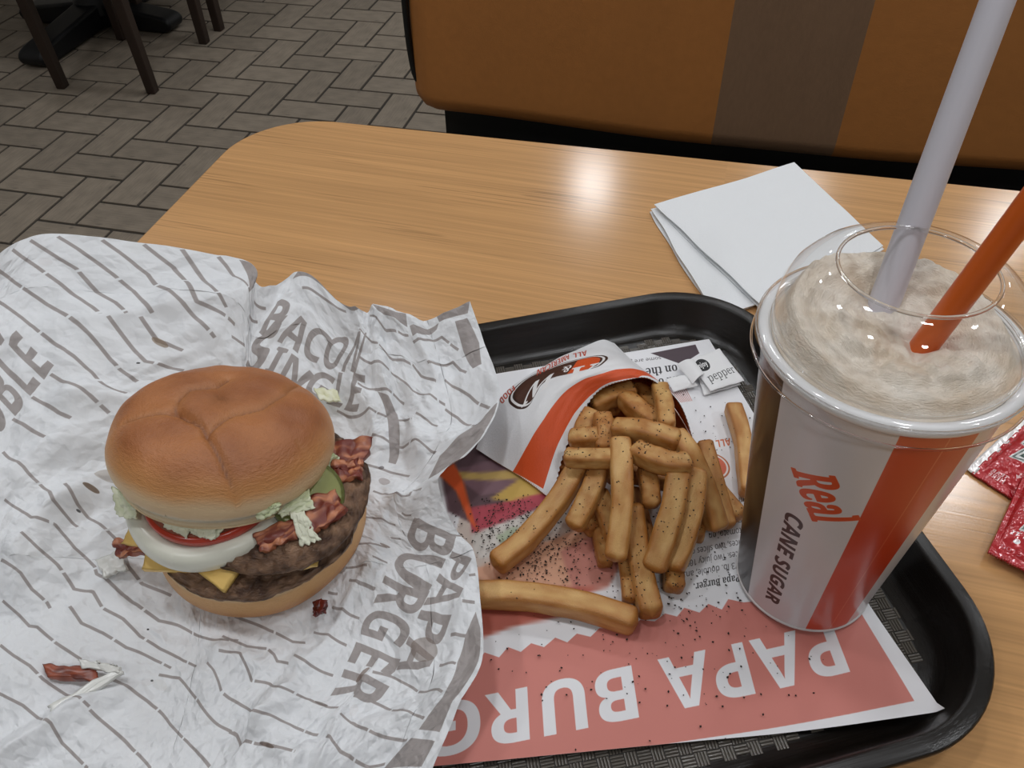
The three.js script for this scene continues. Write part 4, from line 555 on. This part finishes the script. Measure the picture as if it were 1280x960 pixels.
function fry(label, pts, r, tone = 0.5, grp) {
  const seed = FRIES.length * 3.7 + 1, curve = new THREE.CatmullRomCurve3(pts.map(V)), L = curve.getLength(), mid = curve.getPointAt(0.5), n = 56, sd = 32;
  const up = new THREE.Vector3(0.15 * noise(seed, 1), 1, 0.2 * noise(seed, 2)).normalize();
  const light = lin('#e5bb78'), deep = lin('#ba7c38'), brown = lin('#8a4f1e');
  const g = gridGeo((u, v) => {
    const s = v, p = curve.getPointAt(s), t = curve.getTangentAt(s), side = t.clone().cross(up).normalize(), nn = side.clone().cross(t);
    const e = Math.min(s, 1 - s) * L / (r * 0.55), cap = e < 1 ? Math.sqrt(Math.max(0.0, 1 - (1 - e) * (1 - e))) * 0.85 + 0.15 * e : 1;
    const a = u * Math.PI * 2, c = Math.cos(a), sn = Math.sin(a), sq = Math.pow(Math.pow(Math.abs(c), 7) + Math.pow(Math.abs(sn), 7), -1 / 7);
    const k = r * sq * (e <= 0.001 ? 0.02 : cap) * (1 + 0.07 * noise(s * 3 + seed, 4) + 0.05 * noise(s * 7 + seed, c * 1.2, sn * 1.2)) * 0.93;
    p.addScaledVector(side, c * k).addScaledVector(nn, sn * k * 0.96); return [p.x - mid.x, p.y - mid.y, p.z - mid.z];
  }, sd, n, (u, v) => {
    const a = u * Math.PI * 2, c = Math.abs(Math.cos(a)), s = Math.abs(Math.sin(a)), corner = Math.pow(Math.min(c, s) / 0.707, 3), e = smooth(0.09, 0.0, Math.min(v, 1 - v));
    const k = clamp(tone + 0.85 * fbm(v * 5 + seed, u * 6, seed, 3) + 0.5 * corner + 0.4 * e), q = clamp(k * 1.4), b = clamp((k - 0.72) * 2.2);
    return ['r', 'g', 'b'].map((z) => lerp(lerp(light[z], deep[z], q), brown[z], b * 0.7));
  });
  const m = mesh('french_fry', g, fryMat); m.position.copy(mid); tag(m, label, 'french fry', grp ?? 'fries spilling from the paper sleeve'); FRIES.push(m); return m;
}
fry('long fry sticking out furthest to the lower left of the sleeve', [[-0.0324,0.7740,-0.2744],[-0.0397,0.7680,-0.2521],[-0.0526,0.7600,-0.2281],[-0.0647,0.7585,-0.2113]], 0.0058, 0.32);
fry('long straight fry lying alone in front, half under the wrapper edge', [[-0.0728,0.7565,-0.1950],[-0.0448,0.7565,-0.2000],[-0.0182,0.7565,-0.2008],[0.0076,0.7560,-0.1981]], 0.0061, 0.3, 'loose fries on the tray liner');
fry('single fry apart on the liner close to the left of the cup', [[0.0435,0.7555,-0.3497],[0.0498,0.7555,-0.3262],[0.0531,0.7555,-0.3032],[0.0549,0.7555,-0.2842]], 0.0052, 0.42, 'loose fries on the tray liner');
fry('fry ending in a square tip right beside the lower-left long fry', [[-0.0218,0.7780,-0.2744],[-0.0245,0.7720,-0.2575],[-0.0275,0.7680,-0.2456],[-0.0307,0.7640,-0.2370]], 0.0056, 0.3);
fry('short pale fry lying crosswise at the sleeve mouth, below another', [[-0.0410,0.7840,-0.2649],[-0.0266,0.7860,-0.2658],[-0.0118,0.7860,-0.2691]], 0.0046, 0.28);
fry('short stub of fry lying crosswise just above the pale crosswise one', [[-0.0414,0.7790,-0.2815],[-0.0333,0.7810,-0.2826],[-0.0245,0.7800,-0.2860]], 0.0052, 0.4);
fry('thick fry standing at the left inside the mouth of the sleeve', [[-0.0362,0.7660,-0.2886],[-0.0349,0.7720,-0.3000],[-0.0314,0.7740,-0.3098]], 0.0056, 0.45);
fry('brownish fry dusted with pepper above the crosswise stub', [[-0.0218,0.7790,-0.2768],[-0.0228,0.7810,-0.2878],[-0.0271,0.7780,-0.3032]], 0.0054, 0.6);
fry('broad pale central fry pointing down towards the viewer', [[-0.0147,0.7880,-0.2803],[-0.0110,0.7860,-0.2604],[-0.0079,0.7780,-0.2424],[-0.0075,0.7660,-0.2215]], 0.0058, 0.28);
fry('fry lying crosswise to the right of the central fry', [[-0.0083,0.7880,-0.2746],[0.0025,0.7900,-0.2688],[0.0124,0.7900,-0.2674],[0.0216,0.7880,-0.2711]], 0.0056, 0.4);
fry('curved fry lying crosswise higher up, touching the upright short one', [[-0.0202,0.7860,-0.2877],[-0.0075,0.7900,-0.2857],[0.0035,0.7910,-0.2838],[0.0150,0.7900,-0.2818]], 0.0056, 0.45);
fry('short bright fry standing upright at the right of the mouth', [[0.0008,0.7780,-0.3319],[0.0046,0.7860,-0.3109],[0.0078,0.7900,-0.2902]], 0.0050, 0.24);
fry('fry inside the sleeve slanting down to the right in shade', [[-0.0183,0.7760,-0.3221],[-0.0073,0.7790,-0.3097],[0.0038,0.7800,-0.3010]], 0.0055, 0.5);
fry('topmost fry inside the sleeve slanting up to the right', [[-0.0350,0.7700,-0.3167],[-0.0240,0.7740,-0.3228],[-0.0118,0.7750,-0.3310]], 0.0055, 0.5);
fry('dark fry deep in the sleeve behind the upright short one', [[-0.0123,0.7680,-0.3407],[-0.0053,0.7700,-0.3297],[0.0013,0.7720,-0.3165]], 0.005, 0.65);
fry('long curved fry running down the right side of the heap', [[0.0104,0.7890,-0.2894],[0.0197,0.7860,-0.2799],[0.0300,0.7740,-0.2691],[0.0403,0.7580,-0.2563]], 0.0054, 0.38);
fry('pointed fry outermost but one on the right of the heap', [[0.0273,0.7760,-0.2995],[0.0328,0.7700,-0.2863],[0.0396,0.7620,-0.2730],[0.0452,0.7562,-0.2597]], 0.0046, 0.42);
fry('short fry tip reaching furthest right towards the cup', [[0.0308,0.7580,-0.2933],[0.0401,0.7570,-0.2797],[0.0509,0.7562,-0.2671]], 0.0052, 0.45);
fry('thick fry with a blunt rounded tip, right of the central fry', [[0.0160,0.7860,-0.2674],[0.0159,0.7800,-0.2511],[0.0134,0.7690,-0.2347],[0.0110,0.7610,-0.2231]], 0.0064, 0.34);
fry('peppered thick fry lying right against the blunt thick fry', [[0.0244,0.7840,-0.2731],[0.0250,0.7740,-0.2528],[0.0228,0.7650,-0.2377],[0.0191,0.7600,-0.2265]], 0.0060, 0.36);
fry('lowest long fry of the heap with a broad end towards the viewer', [[-0.0046,0.7720,-0.2537],[0.0015,0.7630,-0.2363],[0.0078,0.7568,-0.2179],[0.0134,0.7565,-0.2021]], 0.0060, 0.4);
fry('slim pointed fry ending just left of the lowest broad end', [[-0.0097,0.7600,-0.2506],[-0.0026,0.7560,-0.2307],[0.0027,0.7545,-0.2085]], 0.0040, 0.5);
fry('half hidden fry left of the central fry, under it', [[-0.0228,0.7680,-0.2611],[-0.0161,0.7640,-0.2512],[-0.0085,0.7580,-0.2375]], 0.0052, 0.45);
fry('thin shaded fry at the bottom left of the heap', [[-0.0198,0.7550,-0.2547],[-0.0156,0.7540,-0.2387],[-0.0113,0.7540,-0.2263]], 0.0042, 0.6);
fry('short pointed fry hanging in the middle gap of the heap', [[-0.0004,0.7780,-0.2737],[0.0036,0.7760,-0.2615],[0.0058,0.7720,-0.2520]], 0.0050, 0.4);
fry('short cut fry showing under the tip of the peppered thick fry', [[0.0214,0.7555,-0.2412],[0.0209,0.7555,-0.2294],[0.0223,0.7555,-0.2184]], 0.0052, 0.55);
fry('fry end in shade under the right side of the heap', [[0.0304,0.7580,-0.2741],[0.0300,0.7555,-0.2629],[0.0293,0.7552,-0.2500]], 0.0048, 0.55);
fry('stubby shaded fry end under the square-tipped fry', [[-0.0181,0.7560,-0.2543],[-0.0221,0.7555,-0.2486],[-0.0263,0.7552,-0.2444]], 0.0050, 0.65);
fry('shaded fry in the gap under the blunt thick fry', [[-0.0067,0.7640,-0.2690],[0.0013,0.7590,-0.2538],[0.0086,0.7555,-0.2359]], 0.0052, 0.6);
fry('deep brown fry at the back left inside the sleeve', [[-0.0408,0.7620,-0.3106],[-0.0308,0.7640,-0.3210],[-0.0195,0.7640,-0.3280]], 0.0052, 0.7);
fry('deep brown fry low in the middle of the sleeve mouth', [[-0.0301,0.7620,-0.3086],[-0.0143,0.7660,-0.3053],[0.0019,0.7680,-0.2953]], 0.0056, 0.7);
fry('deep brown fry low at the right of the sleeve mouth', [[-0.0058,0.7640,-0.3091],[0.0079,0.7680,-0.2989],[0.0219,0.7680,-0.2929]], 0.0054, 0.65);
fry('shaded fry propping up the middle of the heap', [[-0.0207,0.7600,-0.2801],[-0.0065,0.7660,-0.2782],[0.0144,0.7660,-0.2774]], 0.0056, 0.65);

// ---------- pepper ----------
{
  const r = rnd(99), flake = new THREE.OctahedronGeometry(0.00055, 0).scale(1, 0.4, 0.75), m = std({ color: 0x2a211a, roughness: 0.8 });
  const on = (label, list) => { const im = new THREE.InstancedMesh(flake, m, list.length); im.name = numbered('pepper_flakes'); list.forEach(([p, s], i) => im.setMatrixAt(i, new THREE.Matrix4().compose(V(p), new THREE.Quaternion().setFromEuler(new THREE.Euler(r() - 0.5, r() * 6, r() - 0.5)), new THREE.Vector3(s, s, s)))); im.userData.kind = 'stuff'; im.castShadow = true; scene.add(im); tag(im, label, 'pepper'); return im; };
  const gauss = () => (r() + r() + r() - 1.5) / 0.75;
  const matList = [];
  const put = (c, sx, sz, n) => { for (let k = 0; k < n; k++) matList.push([[c[0] + gauss() * sx, T + 0.0092, c[2] + gauss() * sz], 0.5 + r() * 0.9]); };
  put([-0.0610,0.7510,-0.2356], 0.022, 0.016, 420); put([-0.0383,0.7510,-0.2260], 0.02, 0.018, 300); put([-0.0604,0.7510,-0.2512], 0.014, 0.008, 120); put([0.0085,0.7510,-0.2008], 0.06, 0.03, 130); put([0.0426,0.7510,-0.2491], 0.03, 0.03, 110); put([0.0251,0.7510,-0.3280], 0.02, 0.03, 60); put([0.0324,0.7510,-0.1783], 0.09, 0.03, 60); put([0.0220,0.7510,-0.2145], 0.03, 0.01, 60);
  on('black pepper flakes scattered over the printed tray liner', matList.filter(([p]) => Math.hypot(p[0] - 0.082, p[2] + 0.244) > 0.034 && trayHeight(p[0], p[2]) < 0.0046));
  const fl = [], v0 = new THREE.Vector3(), v1 = new THREE.Vector3(), v2 = new THREE.Vector3();
  for (const f of FRIES) {
    const p = f.geometry.attributes.position, ix = f.geometry.index; const dense = /pepper|right of the central|lowest|deep brown/.test(f.userData.label) ? 0.05 : /alone in front|apart on/.test(f.userData.label) ? 0.003 : 0.02;
    for (let k = 0; k < ix.count; k += 3) {
      if (r() > dense) continue;
      v0.fromBufferAttribute(p, ix.getX(k)); v1.fromBufferAttribute(p, ix.getX(k + 1)); v2.fromBufferAttribute(p, ix.getX(k + 2));
      const n = v1.clone().sub(v0).cross(v2.clone().sub(v0)).normalize(); if (Math.abs(n.y) < 0.35) continue;
      const q = v0.clone().add(v1).add(v2).divideScalar(3); if (q.y < 0) continue; q.add(f.position); fl.push([[q.x, q.y + 0.0001, q.z], 0.45 + r() * 0.7]);
    }
  }
  on('black pepper flakes sprinkled on the fries', fl);
}

// ---------- torn pepper packets ----------
{
  const face = (print) => canvasTex(512, 384, (c, w, h) => { c.fillStyle = '#eeeeef'; c.fillRect(0, 0, w, h); if (print) { c.fillStyle = '#1c1c1e'; c.beginPath(); c.ellipse(130, 110, 95, 72, 0, 0, 7); c.fill(); lettering(c, w, h, 'njoy', 'bold $ sans-serif', [62 / w, 132 / h], [200 / w, 132 / h], [62 / w, 78 / h], '#eee'); lettering(c, w, h, 'pepper', '$ serif', [70 / w, 300 / h], [490 / w, 285 / h], [70 / w, 222 / h], '#333335'); } });
  const packet = (label, pts, print, y, tear) => {
    const cx = pts[0].map((v, k) => (v + pts[2][k]) / 2), g = group('pepper_packet', [cx[0], T + y, cx[2]]); tag(g, label, 'pepper packet');
    const f = (P, up) => (u, v) => { const q = bilinear(...P)(u, v); return [q[0] - cx[0], q[1] - T - y + up * Math.pow(Math.sin(Math.PI * u) * Math.sin(Math.PI * v), 0.6) + 0.0006 * noise(u * 4, v * 4, y * 900), q[2] - cx[2]]; };
    mesh('packet_body', sheetGeo(f(pts, 0.0012), 24, 20, 0.0005), std({ map: face(print), roughness: 0.6 }), g);
    if (tear) mesh('torn_strip', sheetGeo(f(tear, 0.001), 12, 10, 0.0005), std({ color: 0xeeeeef, roughness: 0.6 }), g);
  };
  packet('white torn pepper packet underneath, only its lower edges showing', [[0.0201,0.7515,-0.3824], [0.0375,0.7515,-0.3921], [0.0484,0.7515,-0.3720], [0.0275,0.7515,-0.3583]], false, 0.009);
  packet('white torn pepper packet on top with a black oval mark', [[0.0157,0.7540,-0.3838], [0.0338,0.7540,-0.3991], [0.0498,0.7540,-0.3732], [0.0308,0.7540,-0.3599]], true, 0.0115, [[0.0039,0.7530,-0.3656], [0.0157,0.7540,-0.3714], [0.0231,0.7530,-0.3641], [0.0096,0.7520,-0.3566]]);
  { const pts = [[0.0093,0.7545,-0.3782], [0.0184,0.7560,-0.3830], [0.0260,0.7555,-0.3721], [0.0201,0.7545,-0.3633]], cx = pts[0].map((v, k) => (v + pts[2][k]) / 2);
    const m = mesh('packet_scrap', sheetGeo((u, v) => { const q = bilinear(...pts)(u, v); return [q[0] - cx[0], q[1] - cx[1] + 0.002 * Math.sin(u * 3), q[2] - cx[2]]; }, 12, 10, 0.0005), std({ color: 0xf0f0f1, roughness: 0.6 })); m.position.set(...cx); tag(m, 'small torn white paper strip curled at the left of the pepper packets', 'paper scrap'); }
}

// ---------- cup of float ----------
const cupQ = new THREE.Quaternion().setFromUnitVectors(new THREE.Vector3(0, 1, 0), new THREE.Vector3(-0.0157, 1, -0.017).normalize());
const CUP = [0.08182, T + 0.0098, -0.24402], HC = 0.1489, cr = (v) => lerp(0.0306, 0.0447, v);
{
  const g = group('drink_cup', CUP); g.quaternion.copy(cupQ); tag(g, 'tall white paper cup with orange and dark brown stripes under a clear dome lid', 'cup');
  const A0 = -2.4, A1 = 2.2;                                                   // angle range that carries the front print
  const map = ([a, v]) => [(a - A0) / (A1 - A0), 1 - v];
  const tx = canvasTex(1536, 1024, (c, w, h) => {
    c.fillStyle = '#d9d9dd'; c.fillRect(0, 0, w, h);
    const stripe = (L, f) => poly(c, w, h, L.map(map), f), a = (p) => p[0];
    const o0 = [-0.0057,0.9126][0], o1 = [0.0222,0.0591][0], p0 = [0.6228,0.8878][0], l0 = [-0.9821,0.9060][0], l1 = [-0.9624,0.0349][0], k0 = [-1.2167,0.7834][0];
    const os = (o0 + o1) / 2;
    stripe([[o0, 1.01], [o1, -0.01], [o1 + (p0 - o0) * 1.02, -0.01], [p0, 1.01]], '#cc431c');
    stripe([[k0 - 0.35, 1.01], [l0, 1.01], [l1, -0.01], [l1 - 0.75, -0.01], [k0 - 0.35, 0.5]], '#241410');
    stripe([[p0 + 0.42, 1.01], [p0 + 0.52, 1.01], [p0 + 0.42, 0.55], [p0 + 0.34, 0.6]], '#6a2016'); stripe([[p0 + 0.5, 1.01], [p0 + 1.3, 1.01], [p0 + 1.3, -0.01], [p0 + 0.5, -0.01]], '#241410');
    c.strokeStyle = 'rgba(255,240,230,0.25)'; c.lineWidth = 4;
    const seam = map([(o0 + p0) / 2 + 0.06, 1]); c.beginPath(); c.moveTo(seam[0] * w, 0); c.lineTo(seam[0] * w, h); c.stroke();
    lettering(c, w, h, 'Real', 'italic bold $ serif', map([-0.7144,0.7240]), map([-0.3722,0.5700]), map([-0.3612,0.7905]), '#d9531f', 0.73, 5);
    lettering(c, w, h, 'CANE SUGAR', 'italic bold $ sans-serif', map([-0.6579,0.5563]), map([-0.6453,0.0875]), map([-0.4535,0.5673]), '#201818', 0.73, 3);
    c.fillStyle = '#d9531f'; const u = map([-0.3567,0.5919]); 
  });
  const body = gridGeo((u, v) => { const a = lerp(-Math.PI + 0.0, Math.PI, u), y = v * HC, r = cr(v); return [r * Math.sin(a), y, r * Math.cos(a)]; }, 120, 30);
  { const uv = body.attributes.uv; for (let i = 0; i < uv.count; i++) { const a = lerp(-Math.PI, Math.PI, uv.getX(i)), v = 1 - uv.getY(i); uv.setXY(i, (a - A0) / (A1 - A0), v); } }
  body.index.array.reverse(); body.computeVertexNormals();
  tx.wrapS = tx.wrapT = THREE.ClampToEdgeWrapping;
  mesh('cup_wall', body, phys({ map: tx, roughness: 0.32, side: THREE.DoubleSide, clearcoat: 0.4, clearcoatRoughness: 0.2 }), g);
  mesh('cup_base', new THREE.CylinderGeometry(0.0303, 0.0303, 0.002, 64).translate(0, 0.004, 0), std({ color: 0xd9d9dd, roughness: 0.5 }), g);
  mesh('base_ring', new THREE.TorusGeometry(0.0305, 0.0009, 8, 80).rotateX(Math.PI / 2).translate(0, 0.0012, 0), std({ color: 0xd4d2d2, roughness: 0.5 }), g);
  mesh('rolled_rim', new THREE.TorusGeometry(0.0447, 0.0026, 16, 120).rotateX(Math.PI / 2).translate(0, HC, 0), phys({ color: 0xf2f2f3, roughness: 0.45, clearcoat: 0.2 }), g);
  const bead = phys({ color: 0xffffff, transmission: 1, thickness: 0.001, roughness: 0.05, ior: 1.5 });
  const clear = phys({ color: 0xffffff, transmission: 1, thickness: 0, roughness: 0, ior: 1.6, specularIntensity: 1, side: THREE.DoubleSide });
  const lid = lathe([[0.0478, HC - 0.0055], [0.0484, HC - 0.0045], [0.048, HC + 0.0005], [0.0474, HC + 0.0025], [0.0456, HC + 0.0034], [0.0432, HC + 0.0028], [0.0425, HC + 0.0018], [0.0425, HC + 0.0045], [0.0428, HC + 0.010], [0.0420, HC + 0.0165], [0.0395, HC + 0.0225], [0.0352, HC + 0.0275], [0.0305, HC + 0.0308], [0.0272, HC + 0.0320], [0.0260, HC + 0.0316], [0.0256, HC + 0.0306]], 128);
  mesh('dome_lid', lid, clear, g);
  for (const [r, y, t] of [[0.0484, HC - 0.0052, 0.0005], [0.0476, HC + 0.002, 0.0005], [0.0258, HC + 0.0312, 0.0007], [0.0427, HC + 0.004, 0.0004]]) mesh('lid_bead', new THREE.TorusGeometry(r, t, 8, 120).rotateX(Math.PI / 2).translate(0, y, 0), bead, g);
  // foam in the cup
  const f = group('float_foam', CUP); f.quaternion.copy(cupQ); tag(f, 'creamy beige ice cream float foam filling the top of the cup under the dome', 'float');
  const wall = (y) => { const k = y - HC; return k < 0.0165 ? 0.0422 : lerp(0.0416, 0.036, (k - 0.0165) / 0.01); };
  const lump = (x, z, a, b, R, k) => k * smooth(R, R * 0.55, Math.hypot(x - a, z - b) * (1 + 0.25 * noise(x * 120, z * 120, 4)));
  const SP = [0.0770,0.8980,-0.2602];               // the hollow that the white straw stands in
  const hAt = (x, z) => { const r = Math.hypot(x, z) / 0.0422, dx = x - 0.010, dz = z - 0.002; return HC + 0.0012 + smooth(1.0, 0.86, r) * (0.0045 + 0.007 * smooth(0.0, 0.9, -z / 0.0422) + 0.006 * smooth(0.1, 0.9, -x / 0.0422)) + smooth(1.0, 0.9, r) * ( lump(x, z, 0.016, 0.018, 0.012, 0.003) + lump(x, z, -0.014, 0.010, 0.012, 0.0025) + lump(x, z, 0.0, 0.026, 0.009, 0.002) + 0.003 * fbm(x * 90, z * 90, 3, 3) + 0.0022 * Math.abs(noise(x * 160, z * 160, 8)) - 0.005 * Math.exp(-(dx * dx + dz * dz) / 0.00012) - 0.006 * Math.exp(-((x - SP[0] + CUP[0]) ** 2 + (z - SP[2] + CUP[2]) ** 2) / 0.00007)); };
  const beige = lin('#f4eadc'), tanC = lin('#d6c0a4');
  const foam = gridGeo((u, v) => { const a = u * Math.PI * 2, r = v * 0.0422, x = r * Math.sin(a), z = r * Math.cos(a); const y = hAt(x, z); return [x, y, z]; }, 160, 80, (u, v, p) => { const k = clamp(0.35 + 1.1 * fbm(p[0] * 70, p[2] * 70, 12, 4)); return ['r', 'g', 'b'].map((q) => lerp(beige[q], tanC[q], k)); });
  const foamMat = phys({ vertexColors: true, roughness: 0.45, side: THREE.DoubleSide, clearcoat: 0.3, clearcoatRoughness: 0.3, bumpMap: fineNoise, bumpScale: 0.0008 });
  mesh('foam_top', foam, foamMat, f);
  mesh('foam_side', gridGeo((u, v) => { const a = u * Math.PI * 2, r0 = 0.0422, x = r0 * Math.sin(a), z = r0 * Math.cos(a), top = hAt(x, z), y = lerp(HC - 0.004, top, v), r = Math.min(wall(y), r0); return [r * Math.sin(a), y, r * Math.cos(a)]; }, 120, 12, () => [beige.r, beige.g, beige.b]), foamMat, f);
}
{
  const straw = (name, label, pts, r, m, cut) => {
    const a = V(pts[0]), b = V(pts[1]), L = a.distanceTo(b), g = group(name, pts[0]); g.quaternion.setFromUnitVectors(new THREE.Vector3(0, 1, 0), b.clone().sub(a).normalize()); tag(g, label, 'straw');
    mesh('straw_tube', lathe([[r, 0], [r, L], [r - 0.0003, L], [r - 0.0003, 0], [r, 0]], 40), m, g); return g;
  };
  straw('drinking_straw', 'wide translucent white straw standing in the float', [[0.0755,0.8920,-0.2566], [0.0933,1.0040,-0.3218]], 0.0056, phys({ color: 0xe4e2ea, roughness: 0.45, transmission: 0.25, thickness: 0, side: THREE.DoubleSide }));
  straw('drinking_straw', 'orange straw leaning to the right out of the float', [[0.0878,0.8940,-0.2430], [0.1067,0.9740,-0.2498]], 0.0047, phys({ color: 0xd8600f, roughness: 0.35, clearcoat: 0.3, side: THREE.DoubleSide }));
}

// ---------- ketchup packets ----------
{
  const print = (which) => canvasTex(640, 1024, (c, w, h) => {
    c.fillStyle = '#b5121f'; c.fillRect(0, 0, w, h);
    const key = (k, f) => { c.beginPath(); const cx = 320, cy = 520; [[-200, -190], [200, -190], [170, -60], [205, -40], [205, 60], [150, 60], [190, 210], [-190, 210], [-150, 60], [-205, 60], [-205, -40], [-170, -60]].forEach(([x, y], i) => c[i ? 'lineTo' : 'moveTo'](cx + x * k, cy + y * k)); c.closePath(); c.fillStyle = f; c.fill(); };
    key(1.15, '#d8d8d6'); key(1.08, '#5c6a66'); key(1.0, '#d8d8d6'); key(0.9, '#26443a'); key(0.8, '#e6e6e2');
    lettering(c, w, h, 'HEINZ', 'bold $ sans-serif', [0.27, 0.49], [0.73, 0.49], [0.27, 0.43], '#222'); lettering(c, w, h, 'TOMATO', 'bold $ serif', [0.32, 0.56], [0.68, 0.56], [0.32, 0.52], '#222'); lettering(c, w, h, 'KETCHUP', 'bold $ serif', [0.30, 0.62], [0.70, 0.62], [0.30, 0.58], '#a01');
    lettering(c, w, h, 'IT HAS TO BE', 'italic bold $ sans-serif', [0.10, 0.80], [0.66, 0.80], [0.10, 0.765], '#f4e8e8'); c.fillStyle = '#fff'; c.beginPath(); c.ellipse(120, 862, 18, 20, 0, 0, 7); c.fill(); lettering(c, w, h, 'NET WT 9 g', 'bold $ sans-serif', [0.26, 0.865], [0.60, 0.865], [0.26, 0.84], '#e0a8a8'); lettering(c, w, h, '00131967600', '$ sans-serif', [0.08, 0.925], [0.62, 0.925], [0.08, 0.9], '#d08088');
    lettering(c, w, h, 'TEAR', 'bold $ sans-serif', [0.30, 0.10], [0.12, 0.10], [0.30, 0.13], '#efc6c6'); lettering(c, w, h, 'HERE', 'bold $ sans-serif', [0.30, 0.065], [0.12, 0.065], [0.30, 0.095], '#efc6c6'); 
    c.fillStyle = '#efc6c6'; c.beginPath(); c.moveTo(230, 150); c.lineTo(250, 180); c.lineTo(210, 180); c.fill(); c.fillRect(226, 178, 8, 34);
    const r = rnd(which + 3); for (let k = 0; k < 40; k++) { c.fillStyle = 'rgba(120,8,16,0.35)'; c.beginPath(); c.ellipse(r() * w, r() * h, 10 + r() * 30, 3 + r() * 6, r() * 3, 0, 7); c.fill(); }
  });
  const packet = (label, corner, dirW, dirH, w, h, y, which, silver) => {
    const g = group('ketchup_packet', [corner[0], T + y, corner[2]]); tag(g, label, 'ketchup packet');
    const N = 90;
    const f = (u, v) => { const puff = 0.0045 * Math.pow(Math.max(0, Math.sin(Math.PI * clamp((u - 0.06) / 0.88)) * Math.sin(Math.PI * clamp((v - 0.07) / 0.86))), 0.45), wr = 0.0006 * noise(u * 9, v * 14, which) + 0.0004 * noise(u * 22, v * 30, which + 4), z = (v === 0 || v === 1) ? 0.0008 * (Math.round(u * N) % 2) : 0; const p = [u * w, v * h + (v === 0 ? -z : z)]; return [dirW[0] * p[0] + dirH[0] * p[1], puff + wr + 0.001, dirW[1] * p[0] + dirH[1] * p[1]]; };
    mesh('pouch', sheetGeo(f, N, 90, 0.0012), phys({ map: print(which), roughness: 0.3, clearcoat: 0.7, clearcoatRoughness: 0.12, metalness: 0.15 }), g);
    if (silver) mesh('foil_edge', sheetGeo((u, v) => { const p = [lerp(-0.0035, 0.0015, v), u * h]; return [dirW[0] * p[0] + dirH[0] * p[1], 0.0012 + 0.0005 * noise(u * 40, v * 3, 2), dirW[1] * p[0] + dirH[1] * p[1]]; }, 60, 4, 0.0006), std({ color: 0xd8d4d2, roughness: 0.3, metalness: 0.6 }), g);
  };
  const unit = (a, b) => { const x = b[0] - a[0], z = b[2] - a[2], l = Math.hypot(x, z); return [x / l, z / l]; };
  { const a = [0.1758,0.7430,-0.3371], hD = unit(a, [0.2091,0.7430,-0.3794]), wD = [-hD[1], hD[0]]; packet('red ketchup packet with a silver edge, lying under the other one', a, wD, hD, 0.05, 0.082, 0.0005, 1, true); }
  { const c2 = [0.1735,0.7460,-0.2811], up = unit(c2, [0.1946,0.7460,-0.3252]), hD = [-up[0], -up[1]], wD = [-up[1], up[0]], a = [c2[0] + up[0] * 0.082, 0, c2[2] + up[1] * 0.082]; packet('red ketchup packet overlapping on top nearest the viewer', a, wD, hD, 0.05, 0.082, 0.0045, 2, false); }
}

renderer.render(scene, camera);
